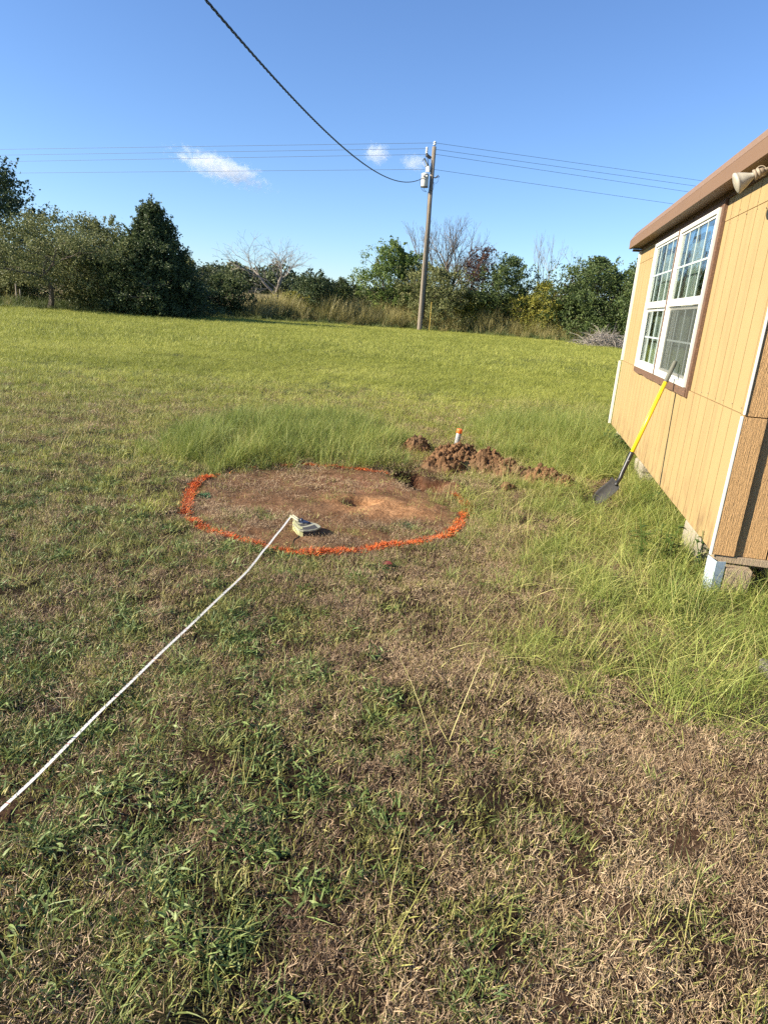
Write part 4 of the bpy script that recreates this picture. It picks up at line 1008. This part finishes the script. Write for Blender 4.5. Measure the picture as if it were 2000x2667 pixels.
def grow(r, H, spread, levels, nb, up, trunk_frac=.25, first=3, wig=.25, lenf=.72, lean=(0, 0)):
    """returns list of segments (p0,p1,r0,r1,level) in unit scale, then tips"""
    segs = []; tips = []
    def rec(p, d, L, rad0, lv):
        k = 3; q = p.copy(); dd = d.copy(); r0 = rad0
        for i in range(k):
            dd = dd+r.normal(0, wig, 3)*.5+np.array([0, 0, up*.12]); dd /= np.linalg.norm(dd)
            q2 = q+dd*L/k; r1 = r0*.87
            segs.append((q, q2, r0, r1, lv)); 
            if lv > 0 and lv < levels and i < k-1 and r.uniform() < .55:
                s = r.normal(0, 1, 3); s -= dd*(s@dd); s /= np.linalg.norm(s)
                nd = dd*.6+s*spread; nd /= np.linalg.norm(nd); rec(q2, nd, L*lenf*.8, r1*.55, lv+1)
            q = q2; r0 = r1
        if lv >= levels: tips.append(q); return
        n = nb if lv else first
        a0 = r.uniform(0, 6.28)
        for j in range(n):
            a = a0+j*2*math.pi/n+r.normal(0, .3)
            ref = np.array([0, 0, 1.]) if abs(dd[2]) < .95 else np.array([1., 0, 0])
            u = np.cross(dd, ref); u /= np.linalg.norm(u); v = np.cross(dd, u)
            s = u*math.cos(a)+v*math.sin(a)
            nd = dd*(1 if lv else .8)+s*spread*r.uniform(.6, 1.3); nd /= np.linalg.norm(nd)
            rec(q, nd, L*lenf*r.uniform(.75, 1.2), r0*.68, lv+1)
    rec(np.zeros(3), np.array([lean[0], lean[1], 1.])/np.linalg.norm([lean[0], lean[1], 1.]), trunk_frac, .03, 0)
    return segs, np.array(tips)
def leaf_cards(C, size, r, flat=.5):
    n = len(C); u = r.normal(size=(n, 3)); u /= np.linalg.norm(u, axis=1)[:, None]
    v = np.cross(u, r.normal(size=(n, 3))); v /= np.linalg.norm(v, axis=1)[:, None]
    s = (size*r.uniform(.6, 1.4, n))[:, None]
    w = np.cross(u, v)*s*.18
    V = np.stack([C-u*s*.5, C+v*s*.28+w, C+u*s*.5, C-v*s*.28+w], 1).reshape(-1, 3)
    F = np.arange(n*4).reshape(n, 4)
    return V, F
def shape_fn(kind):
    if kind == 'cone': return lambda h: np.clip(1.05-h, .04, 1)**.8*np.clip(h*6+.5, 0, 1)
    return None
TREES = []
h_up = True
def tree(name, pxc, Y, wpx, ytop, leafk, label, n_leaf=9000, lsize=.12, kind='round', seed=1, cat='tree', bare=.0, low=.05, levels=4, nb=3, up=.5, spread=.75, barkm=None, depth=None, lean=(0, 0), trunk_frac=.25, sigma=.17, lobes=9, rtrunk=1.0, group='trees and bushes of the hedgerow', skew=0, fill=.6, tipx=None):
    r = np.random.default_rng(seed); n_leaf = int(n_leaf*1.5); lsize *= 1.22
    hy = 830+(pxc-1374)*math.tan(RL)
    b = aty(pxc, hy, Y); X = b[0]; Z = float(gh(X, Y)); top = aty(pxc, ytop, Y)[2]; H = top-Z
    W = wpx*Y/FPX; Dp = depth or W*.8
    root = empty(name, (X, Y, Z), label=label, cat=cat, group=group)
    segs, tips = grow(r, H, spread, levels, nb, up, trunk_frac, wig=.3, lean=lean)
    S = np.array([np.concatenate([s[0], s[1]]) for s in segs]); allp = np.concatenate([S[:, :3], S[:, 3:]])
    lo_ = np.percentile(allp, 1, axis=0); hi_ = np.percentile(allp, 99.3, axis=0)
    fx = W/(hi_[0]-lo_[0]); fy = Dp/(hi_[1]-lo_[1]); fz = H/(allp[:, 2].max())*(.97 if bare else .93)
    cx = (hi_[0]+lo_[0])/2
    def warp(p):
        q = p*np.array([fx, fy, fz]); t = np.clip(q[..., 2:3]/H, 0, 1)
        q = q-np.array([cx*fx, 0, 0])*t*(0 if lean[0] else 1)+np.array([skew, 0, 0])*t**1.5
        return q
    acc = Acc(); rsc = H*.8*rtrunk; maxlv = levels
    for s in segs:
        if not bare and s[4] > (0 if kind == 'cone' else 3): continue
        acc_r0, acc_r1 = max(s[2]*rsc, .008), max(s[3]*rsc, .006)
        acc.tube([warp(s[0]), warp(s[1])], [acc_r0, acc_r1], 5 if s[4] < 2 else 3)
    acc.obj('trunk', barkm or bark, root)
    if n_leaf:
        tp_ = warp(tips) if len(tips) else np.zeros((1, 3))
        if kind == 'cone':
            nC = 1300; h = r.uniform(low, 1, nC)**.8; a = r.uniform(0, 6.28, nC); env = np.clip(1.02-h, .02, 1)**.75
            rr_ = env**1.15*(.25+.75*r.uniform(0, 1, nC)**.6)*(1+.20*np.sin(a*3+h*9)+.14*np.sin(a*7+h*23))*(.82+.18*np.sin(h*34))
            C = np.stack([rr_*np.cos(a)*W/2, rr_*np.sin(a)*Dp/2, h*H+rr_*H*.05], -1)
        else:
            nC = int(520*max(fill, .35)*(W*H/30)**.35*2.6)
            h = low+(1-low)*r.uniform(0, 1, nC)**.85; a = r.uniform(0, 6.28, nC)
            if low < .1: env = np.clip(1-np.clip((h-.32)/.68, 0, 1)**2.3, 0, 1)**.5*(.86+.14*np.clip(h/.3, 0, 1))
            else: hh_ = (h-low)/(1-low); env = np.clip(1-np.abs((hh_-.42)/.6)**2.3, 0, 1)**.5
            lump = 1+.26*np.sin(a*3+seed)+.20*np.sin(a*5+h*7+seed*2)+.16*np.sin(h*11+seed)
            q = env*lump*.92*r.uniform(.0, 1, nC)**.5
            top_l = 1-.16*(.5+.5*np.sin(np.cos(a)*q*6+seed*1.7))
            C = np.stack([q*np.cos(a)*W/2, q*np.sin(a)*Dp/2, h*H*top_l], -1)
            k1 = 2.2*np.array([1, 1, 1.3])*5/max(W, 3.); ph_ = C*k1+seed
            hole = np.sin(ph_[:, 0])*np.sin(ph_[:, 1]*1.1+1)*np.sin(ph_[:, 2]*1.2)+.35*np.sin(ph_[:, 0]*2.3+ph_[:, 2]*1.7)
            C = C[hole < (-.05+.85*fill)]
            C[:, 0] += skew*np.clip(C[:, 2]/H, 0, 1)**1.5
            if len(tp_) > 3:
                tk = tp_[r.uniform(0, 1, len(tp_)) < .5]; C = np.concatenate([C, tk])
        nS = int((210 if kind == 'cone' else 46)*max(.4, W/5)); a = r.uniform(0, 6.28, nS); h = r.uniform(max(low, .15), 1.0, nS)
        if kind == 'cone': e_ = np.clip(1.02-h, .03, 1)**.86*.72
        else: e_ = np.clip(1-np.clip((h-.32)/.68, 0, 1)**2.3, 0, 1)**.5*.82*(1+.25*np.sin(a*3+seed))
        b0_ = np.stack([e_*np.cos(a)*W/2, e_*np.sin(a)*Dp/2, h*H*.95], -1)
        dr_ = np.stack([np.cos(a)*(.5 if h_up else .8), np.sin(a)*.6, np.full(nS, 0)], -1); dr_[:, 2] = .15+r.uniform(0, 1.0, nS)*np.clip(h*1.3, 0, 1)+(.5 if kind == 'cone' else 0)
        dr_ /= np.linalg.norm(dr_, axis=1)[:, None]; ln_ = r.uniform(.25, 1.0, nS)*(.16*H if kind != 'cone' else .17*H)
        SP = np.concatenate([b0_+dr_*(ln_*q)[:, None] for q in (.15, .35, .55, .75, .95)]); SPn = np.repeat(SP, 7, axis=0)+r.normal(0, .055, (len(SP)*7, 3))
        per = max(1, n_leaf//len(C)); idx = np.repeat(np.arange(len(C)), per)
        sg_ = sigma*np.array([1, 1, .8])
        L = C[idx]+r.normal(size=(len(idx), 3))*sg_
        L = np.concatenate([L, SPn])
        if False: L[:, 2] += np.hypot(L[:, 0]-C[idx][:, 0], L[:, 1]-C[idx][:, 1])*.7
        L = L[L[:, 2] > .05]
        V, F = leaf_cards(L, lsize, r)
        shade = r.uniform(0, 1, len(C)); rnd = np.clip(shade[np.minimum(np.resize(idx, len(L)), len(C)-1)]*.5+r.uniform(0, .5, len(L)), 0, 1)
        mesh_np('crown', V, [F], LM[leafk], root, attrs={'rnd': np.repeat(rnd, 4)})
    return root
# left group
tree('juniper_tree', -30, 50, 300, 395, 'cedar', 'tall dark juniper at the left edge with ragged drooping branches', 15000, .16, seed=2, low=.2, fill=.32, lobes=12, spread=1.0, up=.1, sigma=.30, levels=4, trunk_frac=.35)
tree('mesquite_tree', 125, 44, 370, 560, 'olive', 'spreading multi stemmed thorn tree with visible forked trunk at left', 14000, .10, seed=3, low=.28, fill=.45, spread=1.0, up=.6, sigma=.20, levels=5, trunk_frac=.10, rtrunk=1.5, lobes=10)
tree('thorn_bush', 262, 47, 230, 560, 'olive', 'broad olive green thicket tree between the forked tree and dark cedar', 15000, .11, seed=4, low=.03, fill=.8, levels=4, trunk_frac=.12, sigma=.26)
tree('shade_bush', 30, 52, 200, 640, 'olive', 'low olive bush behind the forked tree at the left edge', 7000, .12, seed=44, low=.03, fill=.7, levels=3, trunk_frac=.12)
tree('cedar_tree', 402, 46, 345, 540, 'cedar', 'dark conical cedar with a pointed tip standing left of the gap', 26000, .13, kind='cone', seed=5, low=.0, sigma=.17, levels=2, spread=.3)
tree('cedar_tree', 330, 45, 190, 620, 'dark', 'rounded dark green undergrowth tree below the pointed cedar', 11000, .12, seed=6, low=.0, levels=3, trunk_frac=.1)
tree('small_elm', 492, 58, 95, 668, 'olive', 'small round tree peeping out right of the dark cedar', 5000, .13, seed=7, low=.1, levels=3)
tree('dark_bush', 590, 54, 140, 712, 'dark', 'dark green bush in the gap before the far pasture', 7000, .13, seed=8, cat='bush', low=.0, levels=3, trunk_frac=.1)
tree('dark_bush', 498, 52, 110, 752, 'dark', 'low dark bush at the foot of the cedar in the gap', 3500, .12, seed=9, cat='bush', low=.0, levels=3, trunk_frac=.1)
for i, (px, Y, w, yt, lk, lab) in enumerate(((215, 50, 150, 690, 'dark', 'dark undergrowth bush behind the forked tree'), (290, 46, 150, 700, 'dark', 'dark undergrowth bush at the foot of the olive thicket'), (380, 44.5, 150, 705, 'dark', 'dark undergrowth bush at the foot of the pointed cedar'), (455, 46, 110, 700, 'cedar', 'dark undergrowth bush under the right side of the cedar'), (20, 47, 120, 700, 'olive', 'low olive bush at the left edge under the juniper'))):
    tree('undergrowth_bush', px, Y, w, yt, lk, lab, 6500, .13, seed=60+i, cat='bush', low=.0, levels=3, trunk_frac=.1, fill=.8)
for i, (px, Y, w, yt, lk, lab) in enumerate(((975, 65, 130, 752, 'olive', 'low olive bush left of the pole under the bright green tree'), (1060, 65, 120, 740, 'oak', 'low green bush just left of the pole foot'), (1155, 64, 130, 745, 'olive', 'low olive bush right of the yellow marker post'), (1290, 63, 110, 765, 'olive', 'low olive bush under the leaning hackberry branches'), (1350, 63, 110, 765, 'oak', 'low green bush right of the hackberry trunk'), (1490, 57, 140, 735, 'oak', 'mid height green bush left of the large rounded oak'), (1640, 54, 130, 745, 'oak', 'low green bush at the right foot of the rounded oak'))):
    tree('undergrowth_bush', px, Y, w, yt, lk, lab, 6000, .13, seed=80+i, cat='bush', low=.0, levels=3, trunk_frac=.1, fill=.7)
# middle
tree('bare_tree', 745, 60, 200, 598, None, 'leafless tree arching over to the left before the far treeline', 0, seed=10, bare=1, barkm=barkp, levels=5, nb=3, up=.35, spread=.62, lean=(-.25, 0), rtrunk=1.7, trunk_frac=.22)
tree('cedar_bush', 818, 58, 110, 706, 'cedar', 'squat dark cedar right of the leafless arching tree', 6000, .13, seed=12, cat='bush', low=.02, levels=3)
tree('round_bush', 884, 62, 95, 722, 'dark', 'round dark bush beside the squat cedar in the middle distance', 5000, .14, seed=13, cat='bush', low=.0, levels=3)
tree('golden_bush', 762, 59, 120, 762, 'yellow', 'yellowing weedy bush under the leafless arching tree', 3800, .11, seed=14, cat='bush', low=.0, levels=3, trunk_frac=.1, fill=.4)
tree('elm_tree', 1030, 63, 170, 622, 'bright', 'bright green leafy tree just left of the utility pole', 15000, .14, seed=15, low=.08, lobes=9, levels=4, fill=.55, spread=.8)
tree('dead_tree', 1090, 63, 130, 548, None, 'tall leafless tree partly hidden behind the utility pole', 0, seed=16, bare=1, barkm=barkd, levels=5, nb=3, up=.6, spread=.5, trunk_frac=.25, rtrunk=1.6)
tree('dead_tree', 1165, 62, 150, 542, None, 'leafless tree with upright twigs just right of the utility pole', 0, seed=17, bare=1, barkm=barkd, levels=5, nb=3, up=.6, spread=.55, trunk_frac=.25, rtrunk=1.6)
tree('dead_tree', 1215, 64, 110, 600, None, 'smaller leafless tree rising out of the thicket right of the pole', 0, seed=18, bare=1, barkm=barkd, levels=5, nb=3, up=.5, spread=.6, trunk_frac=.2)
tree('tangled_thicket', 1140, 59, 190, 680, 'olive', 'tangled brown green thicket of vines behind the utility pole', 10000, .12, seed=19, cat='thicket', low=.0, levels=4, fill=.5, trunk_frac=.15)
tree('withered_tree', 1238, 61, 90, 640, 'redd', 'withered small tree with reddish brown dead leaves', 2200, .12, seed=20, low=.55, levels=4, fill=.2, barkm=barkp, bare=.001, up=.7, spread=.5)
tree('hackberry_tree', 1310, 60, 160, 668, 'oak', 'green tree with dark leaning branches right of the withered tree', 9500, .13, seed=21, low=.2, levels=4, fill=.35, spread=.8, lobes=9, trunk_frac=.22)
tree('yellow_bush', 1225, 60, 120, 765, 'yellow', 'yellow green vine covered bush below the withered tree', 6000, .12, seed=22, cat='bush', low=.0, levels=3, trunk_frac=.1, fill=.5)
tree('bare_sapling', 1412, 60, 80, 586, None, 'slender leafless sapling standing above the yellowing bushes', 0, seed=23, bare=1, barkm=barkp, levels=4, nb=3, up=.8, spread=.42, trunk_frac=.42, rtrunk=.6)
tree('bare_sapling', 1478, 60, 75, 636, None, 'shorter leafless twigs left of the big round oak', 0, seed=24, bare=1, barkm=barkp, levels=4, nb=3, up=.7, spread=.5, trunk_frac=.35, rtrunk=.6)
tree('yellow_bush', 1410, 58, 150, 735, 'yellow', 'largest yellow green bush in front of the slender sapling', 9000, .12, seed=25, cat='bush', low=.0, levels=3, trunk_frac=.1, fill=.6)
tree('oak_tree', 1560, 56, 270, 664, 'oak', 'large rounded dark oak beside the far corner of the house', 20000, .14, seed=26, low=.0, levels=4, fill=.8, lobes=12, trunk_frac=.15)
tree('oak_tree', 1665, 52, 150, 670, 'oak', 'dark leafy oak half hidden behind the house corner', 11000, .13, seed=27, low=.0, levels=4, fill=.7, trunk_frac=.15)
tree('oak_tree', 1800, 56, 260, 640, 'oak', 'oak hidden behind the yellow house', 9000, .16, seed=28, low=.0, levels=3, fill=.7) if False else None
# brush pile
acc = Acc()
for i in range(420):
    px = random.gauss(1585, 38); b = aty(px, 830+(px-1374)*math.tan(RL), random.uniform(47, 50.5)); 
    p0 = np.array([b[0], b[1], random.uniform(0, .9)*math.exp(-((px-1585)/45)**2)+.03])
    d = np.array([random.gauss(0, 1), random.gauss(0, .6), random.gauss(.1, .4)]); d /= np.linalg.norm(d)
    L = random.uniform(.4, 1.7); p1 = p0+d*L*.5+np.array([0, 0, random.uniform(-.1, .2)]); p2 = p1+d*L*.5-np.array([0, 0, random.uniform(0, .3)])
    for p in (p1, p2): p[2] = max(p[2], .03)
    acc.tube([p0, p1, p2], [.022, .016, .006], 3)
bp = acc.obj('brush_pile', barkp); tag(bp, 'grey heap of cut dead branches at the field edge by the house', 'brush pile')

# far wood as one mass of crowns
r = np.random.default_rng(77); Cs = []; sh_ = []
for i in range(210):
    X = r.uniform(-75, 60); Y = r.uniform(135, 190); Z = float(gh(X, Y)); W = r.uniform(5, 10)
    H = r.uniform(4.0, 7.2)*(1+.25*max(0, (-X-30)/40))*(.62 if X > -22 else 1)
    n = 520; d = r.normal(size=(n, 3)); d /= np.linalg.norm(d, axis=1)[:, None]
    p = np.array([X, Y, Z+H*.5])+d*r.uniform(.6, 1, (n, 1))*np.array([W/2, W/2, H*.5])*(1+.25*np.sin(d[:, [0]]*4+i)*np.cos(d[:, [2]]*3))
    Cs.append(p); sh_.append(np.clip(r.uniform(.2, .8)+r.uniform(-.25, .25, n), 0, 1))
V, F = leaf_cards(np.concatenate(Cs), .75, r)
fw = mesh_np('far_wood', V, [F], leaf_mat('leaf_far', (.035, .05, .025), (.065, .085, .035), (.12, .14, .06)), attrs={'rnd': np.repeat(np.concatenate(sh_), 4)})
tag(fw, 'distant green treeline across the far pasture', 'trees', kind='stuff')

# hedge bottom weeds
wmat = blade_mat('tall_weeds_straw', (.13, .125, .04), (.28, .25, .09), (.46, .39, .17), .3)
wmat2 = blade_mat('tall_weeds_green', (.06, .085, .025), (.115, .15, .045), (.21, .24, .08), .3)
weedc = [clump_obj('straw_weed', [blades(60, .35, .5, 1.35, .022, (.15, .15), (.1, .8), 1200+i, segs=4), blades(40, .4, .2, .6, .03, (.5, .3), (.2, 1), 1250+i, segs=3)], wmat) for i in range(5)]
weedg = [clump_obj('green_weed', [blades(60, .35, .3, .8, .03, (.25, .2), (.1, .9), 1300+i, segs=3)], wmat2) for i in range(5)]
def hedge_edge(px): return np.interp(px, [-200, 0, 300, 600, 900, 1100, 1300, 1600, 2200], [41, 43, 45, 52, 56, 57.5, 56, 50, 46])
def edge_Y(X, Y): 
    px = 1000+FPX*X/Y*1.02; return hedge_edge(px)
x, y = sample(-40, 36, 40, 72, 5.0, lambda x, y: sst(-.6, .6, y-edge_Y(x, y))*sst(7, 4, y-edge_Y(x, y)))
px = 1000+FPX*x/y
wz = sst(560, 700, px)*sst(1650, 1350, px)
k = RNG.uniform(0, 1, len(x)) < wz*.55+.08
sc_ = lambda a, b: (.45+.75*sst(-.5, 2, b-edge_Y(a, b)))*(1+.55*sst(580, 700, 1000+FPX*a/b)*sst(1450, 1300, 1000+FPX*a/b))*(.7+.6*fbm(a, b, 2.5, 17))
put('straw_weeds', weedc, x[k], y[k], .6, 1.15, RNG.uniform(.2, .9, k.sum()), 'tall golden straw weeds along the foot of the hedgerow', 'weeds', tilt=.08, sfun=sc_)
put('green_weeds', weedg, x[~k], y[~k], .6, 1.2, RNG.uniform(.1, .8, (~k).sum()), 'dark green weeds along the foot of the hedgerow', 'weeds', tilt=.08, sfun=sc_)
x, y = sample(-40, 36, 40, 62, 5, lambda x, y: sst(-1.2, -.2, y-edge_Y(x, y))*sst(1.5, .5, y-edge_Y(x, y)))
put('edge_weeds', weedg, x, y, .35, .7, RNG.uniform(.3, .9, len(x)), 'ragged green grass fringe where the field meets the hedgerow', 'weeds', tilt=.1)

# yellow utility marker and fence stakes
b = gp(1122, 845); mk = Acc().tube([np.array([0, 0, 0]), aty(1122, 763, 56.5)*0+np.array([.0, 0, 2.35])], .03, 8).obj('marker_post', plain('marker_yellow', (.42, .30, .06), .6))
bb = aty(1122, 812, 56.3); mk.location = (bb[0], bb[1], 0); tag(mk, 'thin yellow utility marker post in the weeds right of the pole', 'marker post')
for i, (px, lab) in enumerate(((42, 'grey fence stake left of the forked tree'), (52, 'shorter grey fence stake beside the forked tree trunk'))):
    bb = aty(px, 760, 45.5); s = Acc().tube([np.zeros(3), np.array([.02, 0, 1.5-.35*i])], .05, 6).obj('fence_stake', barkp); s.location = (bb[0], bb[1], 0); tag(s, lab, 'stake')

# broadleaf plants beside the house
def leafy(name, P, n, L, wdt, mat, label, seed, stem=.12, up=.6):
    r = np.random.default_rng(seed); root = empty(name, (P[0], P[1], float(gh(P[0], P[1]))), label=label, cat='plant'); 
    st = Acc(); heads = []
    for k in range(max(2, n//8)):
        a = r.uniform(0, 6.28); q = r.uniform(.0, .10); p = np.array([q*math.cos(a), q*math.sin(a), 0]); e = p+np.array([.06*math.cos(a), .06*math.sin(a), stem*r.uniform(.7, 1.3)])
        st.tube([p, (p+e)/2+np.array([.01, 0, 0]), e], .003, 4); heads.append((p, e))
    st.obj('stems', mat, root)
    for k in range(n):
        p, e = heads[k % len(heads)]; f = r.uniform(.25, 1); o = p*(1-f)+e*f; a = r.uniform(0, 6.28); el = r.uniform(.0, up)
        d = np.array([math.cos(a)*math.cos(el), math.sin(a)*math.cos(el), math.sin(el)]); s = np.cross(d, [0, 0, 1.]); s /= np.linalg.norm(s); LL = L*r.uniform(.6, 1.2); ww = wdt*r.uniform(.8, 1.2)
        nn_ = np.cross(s, d); ts_ = np.array([0, .18, .42, .68, 1.]); wf = np.array([.08, .75, 1, .7, 0]); dr = -.35*ts_**2*LL
        mid = o+d*(ts_*LL)[:, None]+np.array([0, 0, 1.])*dr[:, None]
        Lf = mid-s*(wf*ww/2)[:, None]+nn_*(wf*ww*.12)[:, None]; Rt = mid+s*(wf*ww/2)[:, None]+nn_*(wf*ww*.12)[:, None]
        V = np.concatenate([mid, Lf, Rt]); F = []
        for i in range(4): F += [(i, i+1, 5+i+1, 5+i), (i, 10+i, 10+i+1, i+1)]
        mesh_np('leaf', V, [np.array(F)], mat, root, smooth=True)
    return root
lm1 = leaf_mat('weed_leaf', (.05, .10, .025), (.07, .14, .035), (.10, .19, .05)); 
leafy('dock_plant', gp(1585, 1172), 70, .17, .055, lm1, 'broad leaved green weed clump at the far corner of the house', 1, .22)
leafy('dock_plant', gp(1625, 1190), 40, .14, .045, lm1, 'lower broad leaved weed clump close against the far house wall', 2, .16)
leafy('dock_plant', gp(1690, 1312), 22, .10, .05, lm1, 'small leafy weed in the grass below the shovel shadow', 3, .08)
leafy('pigweed_plant', gp(1700, 1478), 80, .085, .028, leaf_mat('weed_leaf_yellowish', (.07, .11, .02), (.12, .17, .03), (.2, .25, .06)), 'bushy yellow green weed before the near concrete pier', 4, .26)
leafy('vine_plant', gp(1822, 1500), 26, .05, .03, lm1, 'thin upright vine with small leaves beside the concrete block', 5, .34)

# ------------------------------------------------------------------ clouds: real volumes far away
def cloud(name, px0, px1, py0, py1, D, dens, label, seed):
    a = CAMP+ray((px0+px1)/2, (py0+py1)/2)/np.linalg.norm(ray((px0+px1)/2, (py0+py1)/2))*D
    W = (px1-px0)*D/FPX; H = (py1-py0)*D/FPX
    bm = bmesh.new(); bmesh.ops.create_icosphere(bm, subdivisions=3, radius=1.0)
    C = NT('cloud_vapour'); C.t.nodes.remove(C.out); C.out = C.n('ShaderNodeOutputMaterial')
    tc = C.n('ShaderNodeTexCoord')
    ln = C.n('ShaderNodeVectorMath', operation='LENGTH'); C.l(tc.outputs['Object'], ln.inputs[0])
    mp = C.n('ShaderNodeMapping'); C.l(tc.outputs['Object'], mp.inputs[0]); mp.inputs['Location'].default_value = (seed*3.1, seed, 0); mp.inputs['Scale'].default_value = (W/H*.8, 1, 1)
    nz = C.noise(2.5, 6, .68, mp.outputs[0])
    m1 = C.n('ShaderNodeMath', operation='MULTIPLY_ADD'); C.l(ln.outputs['Value'], m1.inputs[0]); m1.inputs[1].default_value = -.55; C.l(nz.outputs[0], m1.inputs[2])
    m2 = C.n('ShaderNodeMapRange'); C.l(m1.outputs[0], m2.inputs[0]); m2.inputs[1].default_value = .15; m2.inputs[2].default_value = .34; m2.inputs[3].default_value = 0; m2.inputs[4].default_value = dens
    sv = C.n('ShaderNodeVolumeScatter'); sv.inputs[0].default_value = (1, 1, 1, 1); sv.inputs['Anisotropy'].default_value = .0; C.l(m2.outputs[0], sv.inputs['Density']); C.l(sv.outputs[0], C.out.inputs['Volume'])
    o = bm_obj(name, bm, C.m); o.location = a; o.scale = (W/2, H*.9, H/2); o.rotation_euler = (0, 0, 0)
    # lie along the tilted picture direction as seen: slight bank
    o.rotation_euler = (0, rad(13 if seed == 1 else 0), -math.atan2(a[0], a[1]))
    return tag(o, label, 'cloud')
cloud('cloud', 420, 735, 398, 478, 3000, .010, 'largest wispy white cloud left of the sagging cable', 1)
cloud('cloud', 935, 1030, 370, 430, 3000, .008, 'small bright puff of cloud between the cable and the pole', 2)
cloud('cloud', 1030, 1130, 395, 450, 3000, .006, 'faint thin cloud just left of the pole top', 3)
SC.cycles.volume_bounces = 4; SC.cycles.volume_step_rate = 1.0; SC.cycles.volume_max_steps = 64
print('objects', len(bpy.data.objects))
